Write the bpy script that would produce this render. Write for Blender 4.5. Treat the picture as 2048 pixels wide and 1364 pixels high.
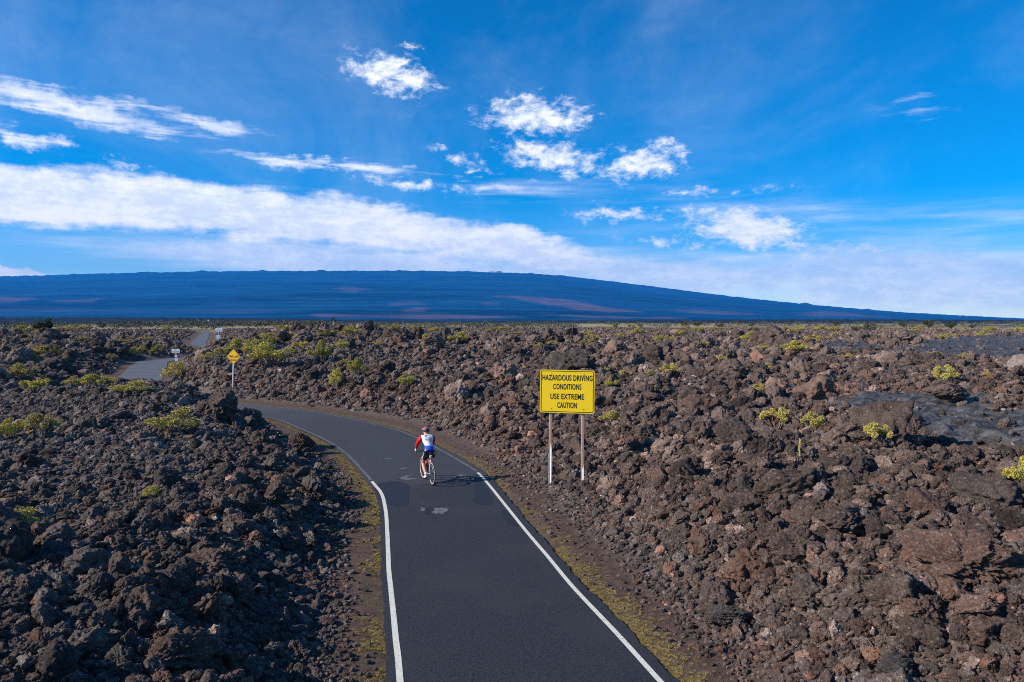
import bpy, bmesh, math, random
import numpy as np
from mathutils import Vector, Matrix, Euler
from mathutils.bvhtree import BVHTree

R = math.radians
SC = bpy.context.scene
COL = SC.collection
for _o in list(bpy.data.objects): bpy.data.objects.remove(_o)

# ------------------------------------------------------------------ camera
CAM_H = 4.75; FPX = 1500.0; PITCH = math.atan(40 / 1500)
cd = bpy.data.cameras.new("camera"); cam = bpy.data.objects.new("camera", cd); COL.objects.link(cam)
cd.sensor_width = 36; cd.lens = FPX / 2048 * 36; cd.clip_start = 0.1; cd.clip_end = 90000
cam.location = (0, 0, CAM_H); cam.rotation_euler = (math.pi / 2 - PITCH, 0, 0)
SC.camera = cam

# ------------------------------------------------------------------ exposure / render
SC.view_settings.view_transform = 'Standard'; SC.view_settings.look = 'None'
SC.view_settings.exposure = 0.5; SC.view_settings.gamma = 1
SC.render.engine = 'CYCLES'
SC.cycles.use_denoising = False
SC.cycles.max_bounces = 6; SC.cycles.diffuse_bounces = 3; SC.cycles.volume_bounces = 0
SC.cycles.filter_width = 1.05
SC.cycles.use_adaptive_sampling = True; SC.cycles.adaptive_threshold = 0.01

# ------------------------------------------------------------------ sun
SUN_DIR = Vector((-0.86, -0.24, 0.53)).normalized()      # towards the sun
sl = bpy.data.lights.new("sun", 'SUN'); sl.energy = 4.8; sl.angle = R(0.5); sl.color = (1, 0.93, 0.82)
so = bpy.data.objects.new("sun", sl); COL.objects.link(so); so.rotation_euler = SUN_DIR.to_track_quat('Z', 'Y').to_euler()
so.location = (0, -10, 30)
SUN_EL = math.asin(SUN_DIR.z); SUN_ROT = math.atan2(SUN_DIR.x, SUN_DIR.y)

def ray(px, py):
    """world direction of a photograph pixel (2048 wide)"""
    x = (px - 1024) / FPX; y = (682 - py) / FPX
    return Vector((x, math.cos(PITCH) + y * math.sin(PITCH), -math.sin(PITCH) + y * math.cos(PITCH)))
def at(px, py, z=0.0):
    d = ray(px, py); t = (z - CAM_H) / d.z
    return (d.x * t, d.y * t)
def atd(px, py, D):
    d = ray(px, py); t = D / d.y
    return Vector((d.x * t, D, CAM_H + d.z * t))

# ------------------------------------------------------------------ node helpers
def N(t, kind, **kw):
    n = t.nodes.new(kind)
    for k, v in kw.items():
        if hasattr(n, k) and not k.startswith('i_'): setattr(n, k, v)
        elif k.startswith('i_'): n.inputs[k[2:]].default_value = v
    return n
def put(t, s, v):
    if v is None: return
    if isinstance(v, (int, float, tuple, list)): s.default_value = v
    else: t.links.new(v, s)
def M_(t, op, a, b=None, c=None, clamp=False):
    n = t.nodes.new('ShaderNodeMath'); n.operation = op; n.use_clamp = clamp
    put(t, n.inputs[0], a); put(t, n.inputs[1], b); put(t, n.inputs[2], c)
    return n.outputs[0]
def mix(t, f, a, b, mode='MIX'):
    n = t.nodes.new('ShaderNodeMix'); n.data_type = 'RGBA'; n.blend_type = mode; n.clamp_factor = True
    put(t, n.inputs[0], f)
    for s, v in ((n.inputs[6], a), (n.inputs[7], b)):
        if isinstance(v, (tuple, list)) and len(v) == 3: v = (*v, 1)
        put(t, s, v)
    return n.outputs[2]
def noise(t, vec, scale, detail=4, rough=0.55, dist=0.0):
    n = N(t, 'ShaderNodeTexNoise'); n.inputs['Scale'].default_value = scale
    n.inputs['Detail'].default_value = detail; n.inputs['Roughness'].default_value = rough
    n.inputs['Distortion'].default_value = dist
    if vec is not None: t.links.new(vec, n.inputs['Vector'])
    return n.outputs['Fac']
def sstep(t, v, lo, hi, tolo=0.0, tohi=1.0, kind='SMOOTHSTEP'):
    n = N(t, 'ShaderNodeMapRange'); n.interpolation_type = kind
    put(t, n.inputs[0], v); n.inputs[1].default_value = lo; n.inputs[2].default_value = hi
    n.inputs[3].default_value = tolo; n.inputs[4].default_value = tohi
    return n.outputs[0]
def mapping(t, vec, loc=(0,0,0), rot=(0,0,0), sc=(1,1,1), kind='POINT'):
    n = N(t, 'ShaderNodeMapping', vector_type=kind)
    t.links.new(vec, n.inputs[0]); n.inputs[1].default_value = loc; n.inputs[2].default_value = rot; n.inputs[3].default_value = sc
    return n.outputs[0]
MATS = {}
def material(name, build=None, color=(.5,.5,.5), rough=.8, metal=0, spec=0.3):
    m = bpy.data.materials.new(name); m.use_nodes = True; t = m.node_tree
    b = t.nodes['Principled BSDF']
    b.inputs['Base Color'].default_value = (*color, 1); b.inputs['Roughness'].default_value = rough
    b.inputs['Metallic'].default_value = metal; b.inputs['Specular IOR Level'].default_value = spec
    if build: build(t, b)
    MATS[name] = m
    return m
def geopos(t): return N(t, 'ShaderNodeNewGeometry').outputs['Position']
def objco(t): return N(t, 'ShaderNodeTexCoord').outputs['Object']
def attr(t, name, kind='GEOMETRY'):
    n = N(t, 'ShaderNodeAttribute'); n.attribute_name = name; n.attribute_type = kind
    return n.outputs['Fac']
def bump(t, b, h, strength=.5, dist=.02):
    n = N(t, 'ShaderNodeBump'); n.inputs['Strength'].default_value = strength; n.inputs['Distance'].default_value = dist
    t.links.new(h, n.inputs['Height']); t.links.new(n.outputs[0], b.inputs['Normal'])

# ------------------------------------------------------------------ world: sky with clouds
W = bpy.data.worlds.new("World"); SC.world = W; W.use_nodes = True
def build_world():
    t = W.node_tree; t.nodes.clear()
    out = N(t, 'ShaderNodeOutputWorld'); bg = N(t, 'ShaderNodeBackground'); bg.inputs[1].default_value = 0.10
    t.links.new(bg.outputs[0], out.inputs[0])
    sky = N(t, 'ShaderNodeTexSky'); sky.sky_type = 'NISHITA'; sky.sun_disc = False
    sky.sun_elevation = SUN_EL; sky.sun_rotation = SUN_ROT; sky.altitude = 2500; sky.air_density = 1.0
    sky.dust_density = 0.2; sky.ozone_density = 3.0
    g = N(t, 'ShaderNodeTexCoord').outputs['Generated']
    sp = N(t, 'ShaderNodeSeparateXYZ'); t.links.new(g, sp.inputs[0])
    az = M_(t, 'ARCTAN2', sp.outputs[0], sp.outputs[1]); el = M_(t, 'ARCSINE', sp.outputs[2])
    cb = N(t, 'ShaderNodeCombineXYZ'); t.links.new(az, cb.inputs[0]); t.links.new(el, cb.inputs[1])
    P = cb.outputs[0]
    def ae(px, py):
        d = ray(px, py).normalized(); return math.atan2(d.x, d.y), math.asin(d.z)
    K = 1 / 1500
    def blobs(P, lst):
        acc = None
        for (px, py, a, b, slope, wgt) in lst:
            u, e = ae(px, py); cosu = math.cos(u)
            v = mapping(t, P, (u, e, 0), (0, 0, -R(slope)), (a * K * cosu * cosu, b * K * cosu, 1), 'TEXTURE')
            L = N(t, 'ShaderNodeVectorMath', operation='LENGTH'); t.links.new(v, L.inputs[0])
            e1 = M_(t, 'MULTIPLY', M_(t, 'SUBTRACT', 1.0, L.outputs['Value']), wgt)
            acc = e1 if acc is None else M_(t, 'MAXIMUM', acc, e1)
        return acc
    # warped coordinates give the ragged outlines
    wn = N(t, 'ShaderNodeTexNoise'); wn.inputs['Scale'].default_value = 30; wn.inputs['Detail'].default_value = 8; wn.inputs['Roughness'].default_value = .62
    t.links.new(P, wn.inputs['Vector'])
    wv = N(t, 'ShaderNodeVectorMath', operation='SUBTRACT'); t.links.new(wn.outputs['Color'], wv.inputs[0]); wv.inputs[1].default_value = (.5,.5,.5)
    ws = N(t, 'ShaderNodeVectorMath', operation='SCALE'); t.links.new(wv.outputs[0], ws.inputs[0]); ws.inputs['Scale'].default_value = 0.035
    wa = N(t, 'ShaderNodeVectorMath', operation='ADD'); t.links.new(P, wa.inputs[0]); t.links.new(ws.outputs[0], wa.inputs[1])
    PW = wa.outputs[0]
    # small bright puffs
    puffs = [(780,147,120,46,12,1.1),(715,125,60,26,5,.7),(818,96,38,9,2,.5),(1070,233,145,52,3,1.1),(1180,235,45,12,-6,.6),
             (1105,315,140,40,8,1.1),(1290,325,105,48,-8,1.05),(1245,350,60,15,0,.7),(930,320,75,18,12,.6),(890,300,30,10,14,.5),
             (830,372,150,18,5,.85),(1385,382,70,15,-2,.65),(1555,378,50,9,0,.4),(1480,380,40,7,0,.35),
             (1240,430,130,22,3,.8),(1495,458,170,52,9,1.3),(1600,485,120,18,6,.8),(1700,500,150,14,4,.6),(1330,485,130,14,4,.6),
             (1215,405,50,8,-10,.4),(60,280,100,26,7,.6),(230,325,80,12,8,.45),(940,342,25,6,5,.5)]
    n1 = noise(t, mapping(t, P, sc=(34, 60, 1), rot=(0,0,R(8))), 1.0, 10, .72, .2)
    n1b = noise(t, mapping(t, P, sc=(9, 20, 1)), 1.0, 3, .5)
    e1 = blobs(PW, puffs)
    v1 = M_(t, 'ADD', M_(t, 'MULTIPLY', e1, 1.0), M_(t, 'MULTIPLY', M_(t, 'SUBTRACT', n1, .53), 3.0))
    v1 = M_(t, 'MULTIPLY', v1, sstep(t, e1, -.35, .12))
    a1 = sstep(t, v1, .02, 1.0)
    # streaked bank on the left
    streak = [(150,215,330,34,8,1.0),(400,240,190,20,8,.7),(40,275,120,22,8,.55),(650,328,230,16,3,.75),(1000,372,160,12,3,.5),(1830,215,60,25,8,.15)]
    n2 = noise(t, mapping(t, P, sc=(14, 95, 1), rot=(0,0,R(14))), 1.0, 6, .6, .25)
    e2 = blobs(PW, streak)
    v2 = M_(t, 'ADD', e2, M_(t, 'MULTIPLY', M_(t, 'SUBTRACT', n2, .52), 2.0))
    v2 = M_(t, 'MULTIPLY', v2, sstep(t, e2, -.3, .15))
    a2 = sstep(t, v2, .0, .8, 0, .92)
    # the big bank low on the left
    bank = [(120,395,520,62,2,1.25),(480,425,480,62,5,1.25),(800,455,330,50,9,1.1),(1010,485,220,42,12,1.1),(30,549,120,16,6,1.2),(-200,390,400,60,0,1.2)]
    n3 = noise(t, mapping(t, P, sc=(7, 34, 1), rot=(0,0,R(10))), 1.0, 7, .6, .2)
    e3 = blobs(PW, bank)
    v3 = M_(t, 'ADD', e3, M_(t, 'MULTIPLY', M_(t, 'SUBTRACT', n3, .5), 1.7))
    a3 = sstep(t, v3, -.05, .55, 0, .97)
    # thin veil over the mountain and to the right
    veil = [(650,522,700,48,2,1.2),(1250,560,760,75,2,1.4),(1850,570,800,120,0,1.15),(1600,440,700,60,3,.28),(1050,520,330,34,4,.9),(1900,430,420,22,4,.38),(1000,375,500,25,2,.2),(1450,520,260,30,3,.7)]
    n4 = noise(t, mapping(t, P, sc=(4, 40, 1), rot=(0,0,R(5))), 1.0, 6, .6, .3)
    e4 = blobs(P, veil)
    v4 = M_(t, 'ADD', e4, M_(t, 'MULTIPLY', M_(t, 'SUBTRACT', n4, .5), 1.9))
    v4 = M_(t, 'MULTIPLY', v4, sstep(t, e4, -.3, .15))
    a4 = sstep(t, v4, -.02, .95, 0, .74)
    n5 = noise(t, mapping(t, P, sc=(3.0, 4.5, 1), rot=(0,0,R(30))), 1.0, 6, .6, .5)
    a5 = sstep(t, n5, .40, .85, 0, .20)
    inv = M_(t, 'SUBTRACT', 1.0, a1)
    for a in (a2, a3, a4, a5): inv = M_(t, 'MULTIPLY', inv, M_(t, 'SUBTRACT', 1.0, a))
    alpha = M_(t, 'SUBTRACT', 1.0, inv)
    # no cloud layer below the horizon
    alpha = M_(t, 'MULTIPLY', alpha, sstep(t, el, -.02, 0))
    hs = N(t, 'ShaderNodeHueSaturation'); hs.inputs['Saturation'].default_value = SKY_SAT; hs.inputs['Value'].default_value = SKY_VAL
    t.links.new(sky.outputs[0], hs.inputs['Color'])
    grey = M_(t, 'ADD', M_(t, 'MULTIPLY', n3, .6), M_(t, 'MULTIPLY', n1, .5))
    ccol = mix(t, sstep(t, grey, .46, .66), tuple(c * CLOUD for c in (.70, .77, .92)), tuple(c * CLOUD for c in (1.0, 1.0, 1.03)))
    t.links.new(mix(t, alpha, hs.outputs[0], ccol), bg.inputs[0])
SKY_SAT = 1.55; SKY_VAL = 1.2; CLOUD = 9.0
build_world()

# ------------------------------------------------------------------ numpy noise
def _hash2(ix, iy, seed):
    h = (ix.astype(np.int64) * 374761393 + iy.astype(np.int64) * 668265263 + seed * 1274126177) & 0xffffffff
    h = ((h ^ (h >> 13)) * 1274126177) & 0xffffffff
    return ((h ^ (h >> 16)) & 0xffffff) / float(0xffffff)
def vnoise(x, y, seed=0):
    ix = np.floor(x); iy = np.floor(y); fx = x - ix; fy = y - iy
    fx = fx * fx * fx * (fx * (fx * 6 - 15) + 10); fy = fy * fy * fy * (fy * (fy * 6 - 15) + 10)
    a = _hash2(ix, iy, seed); b = _hash2(ix + 1, iy, seed); c = _hash2(ix, iy + 1, seed); d = _hash2(ix + 1, iy + 1, seed)
    return (a * (1 - fx) + b * fx) * (1 - fy) + (c * (1 - fx) + d * fx) * fy
def rot2(x, y, a): return x * math.cos(a) - y * math.sin(a), x * math.sin(a) + y * math.cos(a)
def fbm(x, y, scale, octs=3, seed=0, gain=.5):
    s = 0; amp = 1; tot = 0; x = x / scale; y = y / scale
    for k in range(octs):
        s = s + amp * vnoise(x, y, seed + k * 17); tot += amp; amp *= gain
        x, y = rot2(x * 2.03, y * 2.03, .7)
    return s / tot
def cell(x, y, scale, seed=0):
    """rounded humps, one per jittered cell"""
    x = x / scale; y = y / scale; ix = np.floor(x); iy = np.floor(y); best = np.zeros_like(x)
    for dx in (-1, 0, 1):
        for dy in (-1, 0, 1):
            cx = ix + dx; cy = iy + dy
            jx = cx + _hash2(cx, cy, seed); jy = cy + _hash2(cx, cy, seed + 5)
            am = .35 + .65 * _hash2(cx, cy, seed + 9)
            q = ((x - jx) ** 2 + (y - jy) ** 2) / .62
            best = np.maximum(best, am * np.sqrt(np.clip(1 - q, 0, 1)))
    return best
def ss(x, a, b):
    t = np.clip((x - a) / (b - a), 0, 1); return t * t * (3 - 2 * t)

# ------------------------------------------------------------------ road geometry in plan
def catmull(P, n=6):
    P = [np.array(p, float) for p in P]; P = [2 * P[0] - P[1]] + P + [2 * P[-1] - P[-2]]
    out = []
    for i in range(1, len(P) - 2):
        for k in range(n):
            t = k / n; a, b, c, d = P[i-1], P[i], P[i+1], P[i+2]
            out.append(.5 * ((2*b) + (-a+c)*t + (2*a-5*b+4*c-d)*t*t + (-a+3*b-3*c+d)*t**3))
    out.append(P[-2]); return np.array(out)
Lpx = [(800,1364),(791,1270),(780,1165),(776,1100),(774,1050),(770,1012),(762,986),(744,964),(722,937),(693,908),(655,882),(600,857),(540,836)]
Rpx = [(1322,1364),(1229,1263),(1148,1177),(1092,1110),(1050,1060),(1010,1010),(982,975),(955,945),(925,925),(880,900),(830,874),(770,854),(640,826)]
Lw = [at(*p) for p in Lpx]; Rw = [at(*p) for p in Rpx]
Lw = [(2.2,-9),(.0,2),(-.78,6)] + Lw + [(-15.6,39.0),(-21,41.9),(-26.6,45.6),(-29.9,50.6),(-30.9,57.2),(-35.6,69),(-40.6,80),(-44.4,91),(-43.2,101),(-49.5,123),(-66.2,155),(-89,212),(-118.5,286),(-147,356)]
Rw = [(6.2,-9),(3.85,2),(2.90,6)] + Rw + [(-14.4,42.1),(-19.8,45.2),(-24.2,48.5),(-26.7,52.6),(-27.9,58.6),(-32.6,70),(-37.3,80.5),(-40.9,90.0),(-39.4,100),(-45.8,121),(-62.8,153.8),(-85.6,211),(-115.2,285),(-143.8,355)]
L_line = catmull(Lw, 6); R_line = catmull(Rw, 6)
def outset(A, B, off):
    d = A - B; d /= np.linalg.norm(d, axis=1)[:, None]; return A + d * off
yy = L_line[:, 1]
L_edge = outset(L_line, R_line, .18); R_edge = outset(R_line, L_line, .26)
CEN = (L_edge + R_edge) / 2; HW = np.linalg.norm(L_edge - R_edge, axis=1) / 2
def road_dist(X, Y):
    """distance outside the asphalt edge, and side (-1 left, +1 right)"""
    X = np.asarray(X, float).ravel(); Y = np.asarray(Y, float).ravel()
    best = np.full(X.shape, 1e9); side = np.ones(X.shape)
    for i in range(len(CEN) - 1):
        a = CEN[i]; b = CEN[i+1]; d = b - a; L2 = d @ d
        if L2 < 1e-9: continue
        m = ((np.abs(X - (a[0]+b[0])/2) < 60 + math.sqrt(L2)) & (np.abs(Y - (a[1]+b[1])/2) < 60 + math.sqrt(L2)))
        if not m.any(): continue
        x = X[m]; y = Y[m]
        t = np.clip(((x - a[0]) * d[0] + (y - a[1]) * d[1]) / L2, 0, 1)
        qx = a[0] + d[0] * t; qy = a[1] + d[1] * t
        dist = np.hypot(x - qx, y - qy) - (HW[i] * (1 - t) + HW[i+1] * t)
        sd = np.sign((x - qx) * d[1] - (y - qy) * d[0])
        bb = best[m]; s2 = side[m]; k = dist < bb
        bb[k] = dist[k]; s2[k] = sd[k]; best[m] = bb; side[m] = s2
    return best, side

# ------------------------------------------------------------------ terrain
CP = [(1300,6,.9),(2000,5,1.3),(1300,9,1.0),(1700,9,1.35),(2100,9,1.45),(1400,13,1.25),(1800,13,1.5),(2100,14,1.6),(1200,20,1.05),(1500,20,1.5),(1900,20,1.5),(2200,20,1.5),
 (1000,30,1.2),(1300,30,1.6),(1700,30,1.55),(2050,30,1.6),(900,45,1.6),(1200,45,1.8),(1600,50,1.8),(2050,50,1.8),(750,45,1.4),(650,50,1.9),
 (800,80,2.7),(1000,80,2.3),(1300,80,2.1),(1700,80,1.95),(2050,80,1.8),(900,150,2.2),(1200,150,2.0),(1600,150,1.9),(2050,150,1.8),
 (900,300,1.7),(1200,300,1.6),(1600,300,1.6),(2050,300,1.5),
 (560,58,2.7),(560,80,4.3),(480,58,2.2),(640,60,2.7),(620,88,4.4),(510,90,4.3),(505,86,3.3),(450,85,.6),(412,84,1.5),(450,100,.6),(382,84,3.4),(358,85,4.2),(410,150,.5),(430,200,.6),(700,84,3.5),(580,110,3.9),(440,116,1.1),(540,150,2.4),(700,150,2.7),
 (700,6,.6),(0,6,1.2),(700,9,.75),(500,9,1.1),(200,9,1.3),(-50,9,1.4),(640,14,.95),(400,14,1.25),(100,16,1.25),(-50,16,1.3),(560,24,1.25),(400,25,1.35),(150,25,1.3),(-50,25,1.3),
 (455,33,1.7),(400,35,2.5),(350,37,3.4),(322,37,3.2),(290,38,2.3),(250,39,1.85),(200,39,1.5),(150,40,1.25),(-50,40,1.25),(150,55,1.0),(-20,55,1.5),(100,75,2.2),(-20,80,2.6),(200,75,1.3),(80,92,3.7),(10,92,3.1),(170,92,2.2),(230,100,2.0),(280,112,1.4),(330,112,.6),
 (-50,110,2.9),(60,130,2.4),(250,150,2.0),(150,200,2.0),(330,200,1.6),(300,300,1.4),(-50,300,1.6),(560,300,1.5)]
CPu = np.array([math.atan((p[0]-1024)/FPX) for p in CP]); CPv = np.array([math.log(p[1]) for p in CP]); CPz = np.array([p[2] for p in CP])
def base_h(X, Y):
    u = np.arctan2(X, np.maximum(Y, .5)); v = np.log(np.maximum(np.hypot(X, Y) * np.cos(np.clip(u, -.8, .8)), 3.5))
    u = np.clip(u, -.72, .72); v = np.clip(v, math.log(5), math.log(330))
    w = np.zeros(X.shape) + 1e-9; s = np.zeros(X.shape) + 1.4e-9
    for a, b, z in zip(CPu, CPv, CPz):
        k = np.exp(-(((u - a) / .085) ** 2 + ((v - b) / .20) ** 2)) + 1e-5 * np.exp(-(((u - a) / .3) ** 2 + ((v - b) / .6) ** 2))
        w += k; s += k * z
    return s / w
PAH = [[(1672,812),(1790,797),(1900,800),(2060,832),(2250,850),(2250,935),(2060,918),(1950,902),(1860,888),(1815,866),(1735,842)],
       [(1775,705),(1830,686),(1930,674),(2060,665),(2300,662),(2300,722),(2060,722),(1900,716)],
       [(1590,690),(1700,688),(1790,694),(1790,704),(1640,700)]]
PAHW = [[at(px, py, z) for px, py in poly] for poly, z in zip(PAH, (1.6, 1.95, 2.0))]
def poly_sd(X, Y, P):
    d = np.full(X.shape, 1e18); ins = np.zeros(X.shape, bool); n = len(P)
    for i in range(n):
        ax, ay = P[i]; bx, by = P[(i+1) % n]; ex, ey = bx-ax, by-ay
        t = np.clip(((X-ax)*ex + (Y-ay)*ey) / (ex*ex+ey*ey), 0, 1)
        d = np.minimum(d, (X-ax-ex*t)**2 + (Y-ay-ey*t)**2)
        c = ((ay > Y) != (by > Y)) & (X < (bx-ax)*(Y-ay)/((by-ay) if by != ay else 1e-9) + ax)
        ins ^= c
    return np.where(ins, 1, -1) * np.sqrt(d)
def blob(X, Y, px, D, wpx, wD):
    u = np.arctan2(X, np.maximum(Y, .1)); v = np.log(np.maximum(Y, 1))
    return np.exp(-(((u - math.atan((px-1024)/FPX)) / (wpx/FPX)) ** 2 + ((v - math.log(D)) / wD) ** 2))
def fields(X, Y):
    shp = X.shape; X = X.ravel(); Y = Y.ravel()
    d, side = road_dist(X, Y)
    pah = np.zeros(X.shape)
    for P, w in zip(PAHW, (1.0, 3.0, 3.0)):
        sdv = poly_sd(X, Y, P) + (fbm(X, Y, 1.5 * w, 3, 91) - .5) * 3.0 * w
        pah = np.maximum(pah, ss(sdv, -.15 * w, .35 * w))
    # fine clinker: beside the road, on the left slope, on the mound's face
    g = 1 - ss(d + (fbm(X, Y, 1.6, 2, 7) - .5) * 2.2, 1.2, 3.0)
    g = np.maximum(g, np.minimum(1, 1.6 * blob(X, Y, 150, 25, 260, .55)))
    g = np.maximum(g, .85 * np.minimum(1, 1.5 * blob(X, Y, 60, 9, 120, .3)))
    g = np.maximum(g, np.minimum(1, 1.4 * blob(X, Y, 560, 56, 150, .16)))
    g = np.maximum(g, np.minimum(1, 1.4 * blob(X, Y, 1330, 9.5, 120, .22)))
    g = np.maximum(g, .8 * np.minimum(1, 1.3 * blob(X, Y, 240, 34, 160, .2)))
    g = g * (1 - pah)
    s = ss(d, .35, 5.2) * .7 + ss(d, 1.0, 9) * .3
    bh = base_h(X, Y) - .22
    # berm of big clinker along the near left edge
    berm = np.where(side < 0, ss(d, .8, 2.6) * (1 - ss(d, 3.6, 6.5)), 0) * (1 - ss(Y, 34, 44)) * .10
    rough = (1 - .82 * g) * (1 - .93 * pah) * ss(d, .6, 3.2)
    lump = (fbm(X, Y, 9, 2, 3) - .5) * 1.3 + (fbm(X, Y, 2.6, 3, 11) - .5) * 1.1
    lump = lump + cell(X, Y, 1.7, 21) * .34 + cell(X, Y, .75, 33) * .20 + cell(X, Y, .33, 44) * .10 - .25
    fine = (fbm(X, Y, .5, 3, 61) - .5) * .10 * ss(d, .2, 1.5) + (cell(X, Y, .2, 71) * .05) * ss(d, .8, 2) * (1 - pah)
    h = bh * s + berm + lump * .68 * (1 - .45 * ss(np.hypot(X, Y), 35, 110)) * rough + fine * (1 - .8 * pah)
    px_ = X + fbm(X, Y, 2.2, 2, 81) * 2.5
    rope = (fbm(px_, Y, 2.8, 3, 85) - .5) * .6 + np.abs(fbm(px_, Y, .7, 3, 87) - .5) * .6
    h = h + pah * (rope + .42)
    far = ss(np.hypot(X, Y), 330, 460)
    hf = 1.0 + (fbm(X, Y, 90, 3, 5) - .5) * 2.2
    h = h * (1 - far) + hf * far
    h = np.where(d < .3, np.minimum(h, -.03 + .12 * np.clip(d, -.3, .3)), h)
    return h.reshape(shp), d.reshape(shp), side.reshape(shp), pah.reshape(shp), g.reshape(shp)
def hz(x, y):
    a = fields(np.array([float(x)]), np.array([float(y)])); return float(a[0][0])
def ground_at(px, py, dmin=6, dmax=400):
    """first hit of a photograph pixel's line of sight with the terrain"""
    d = ray(px, py); D = dmin * (dmax / dmin) ** np.linspace(0, 1, 900)
    X = d.x / d.y * D; Z = CAM_H + d.z / d.y * D
    h = fields(X, D.copy())[0]; k = np.nonzero(Z < h)[0]
    i = k[0] if len(k) else (len(D) - 1 if py < 700 else int(np.argmin(Z - h)))
    return float(X[i]), float(D[i]), float(h[i])

# ------------------------------------------------------------------ object helpers
def mesh_np(name, V, F, smooth=True, mat=None, attrs=None):
    me = bpy.data.meshes.new(name); V = np.asarray(V, np.float32); F = np.asarray(F, np.int32)
    n, k = F.shape
    me.vertices.add(len(V)); me.vertices.foreach_set('co', V.ravel())
    me.loops.add(n * k); me.loops.foreach_set('vertex_index', F.ravel())
    me.polygons.add(n); me.polygons.foreach_set('loop_start', np.arange(0, n * k, k, dtype=np.int32))
    me.polygons.foreach_set('use_smooth', np.full(n, smooth))
    if attrs:
        for a, v in attrs.items():
            at_ = me.attributes.new(a, 'FLOAT', 'POINT'); at_.data.foreach_set('value', np.asarray(v, np.float32).ravel())
    me.update(calc_edges=True)
    if mat: me.materials.append(mat)
    return me
def link(name, me, parent=None, loc=(0,0,0), rot=(0,0,0), sc=(1,1,1)):
    o = bpy.data.objects.new(name, me); COL.objects.link(o); o.location = loc; o.rotation_euler = rot; o.scale = sc
    if parent: o.parent = parent
    return o
def tag(o, label=None, cat=None, group=None, kind=None):
    if label: o['label'] = label
    if cat: o['category'] = cat
    if group: o['group'] = group
    if kind: o['kind'] = kind
    return o
def thing(name, label, cat, loc=(0,0,0), rotz=0, group=None):
    o = link(name, None, None, loc, (0, 0, rotz)); o.empty_display_size = .2
    return tag(o, label, cat, group)
class MB:
    def __init__(s): s.v = []; s.f = []
    def add(s, V, F):
        b = len(s.v); s.v += [tuple(v) for v in V]; s.f += [tuple(i + b for i in f) for f in F]; return s
    def box(s, c, d, rot=None):
        V = [Vector((x*d[0]/2, y*d[1]/2, z*d[2]/2)) for x in (-1,1) for y in (-1,1) for z in (-1,1)]
        if rot: V = [Euler(rot).to_matrix() @ v for v in V]
        return s.add([v + Vector(c) for v in V], [(0,1,3,2),(4,6,7,5),(0,4,5,1),(2,3,7,6),(0,2,6,4),(1,5,7,3)])
    def tube(s, pts, r, n=8, cap=True):
        pts = [Vector(p) for p in pts]; rs = r if isinstance(r, (list, tuple)) else [r] * len(pts)
        V = []; F = []; up = None
        for i, p in enumerate(pts):
            d = (pts[min(i+1, len(pts)-1)] - pts[max(i-1, 0)]).normalized()
            if up is None: up = d.orthogonal().normalized()
            up = (up - d * up.dot(d)).normalized(); w = d.cross(up)
            for k in range(n):
                a = 2 * math.pi * k / n; V.append(p + (up * math.cos(a) + w * math.sin(a)) * rs[i])
        for i in range(len(pts) - 1):
            for k in range(n): F.append((i*n+k, i*n+(k+1) % n, (i+1)*n+(k+1) % n, (i+1)*n+k))
        if cap: F.append(tuple(reversed(range(n)))); F.append(tuple((len(pts)-1)*n + k for k in range(n)))
        return s.add(V, F)
    def torus(s, c, Rr, r, axis='X', n=40, m=8, rz=None):
        V = []; F = []
        for i in range(n):
            a = 2*math.pi*i/n
            for j in range(m):
                b = 2*math.pi*j/m; q = Rr + r*math.cos(b); w = (rz or r)*math.sin(b)
                V.append(Vector(c) + (Vector((w, q*math.cos(a), q*math.sin(a))) if axis == 'X' else Vector((q*math.cos(a), q*math.sin(a), w))))
        for i in range(n):
            for j in range(m): F.append((i*m+j, ((i+1)%n)*m+j, ((i+1)%n)*m+(j+1)%m, i*m+(j+1)%m))
        return s.add(V, F)
    def build(s, name, mat, parent=None, smooth=False, bevel=0, loc=(0,0,0), rot=(0,0,0)):
        me = bpy.data.meshes.new(name); me.from_pydata([tuple(v) for v in s.v], [], s.f); me.update()
        if smooth:
            for p in me.polygons: p.use_smooth = True
        me.materials.append(mat); o = link(name, me, parent, loc, rot)
        if bevel:
            b = o.modifiers.new('bevel', 'BEVEL'); b.width = bevel; b.segments = 2
        return o

# ------------------------------------------------------------------ materials for rock and ground
def lava_color(t, P, tint, rust, grey):
    big = noise(t, P, .35, 3); mid = noise(t, P, 2.3, 4); fi = noise(t, P, 22, 5, .7); f2 = noise(t, P, 70, 3, .7)
    c = mix(t, sstep(t, mid, .3, .7), (.064, .043, .035), (.155, .104, .082))
    c = mix(t, sstep(t, big, .4, .65, 0, .6), c, (.120, .080, .062))
    cg = mix(t, mid, (.066, .055, .049), (.165, .142, .128))
    c = mix(t, grey, c, cg)
    c = mix(t, M_(t, 'MULTIPLY', rust, .75), c, (.24, .11, .065))
    c = mix(t, sstep(t, fi, .54, .70, 0, .75), c, (.40, .35, .32))
    c = mix(t, sstep(t, f2, .62, .8, 0, .5), c, (.55, .50, .46))
    c = mix(t, sstep(t, fi, .34, .46, .8, 0), c, (.022, .016, .014))
    s = N(t, 'ShaderNodeHueSaturation'); t.links.new(c, s.inputs['Color']); put(t, s.inputs['Value'], tint)
    return s.outputs[0], fi, f2
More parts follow.
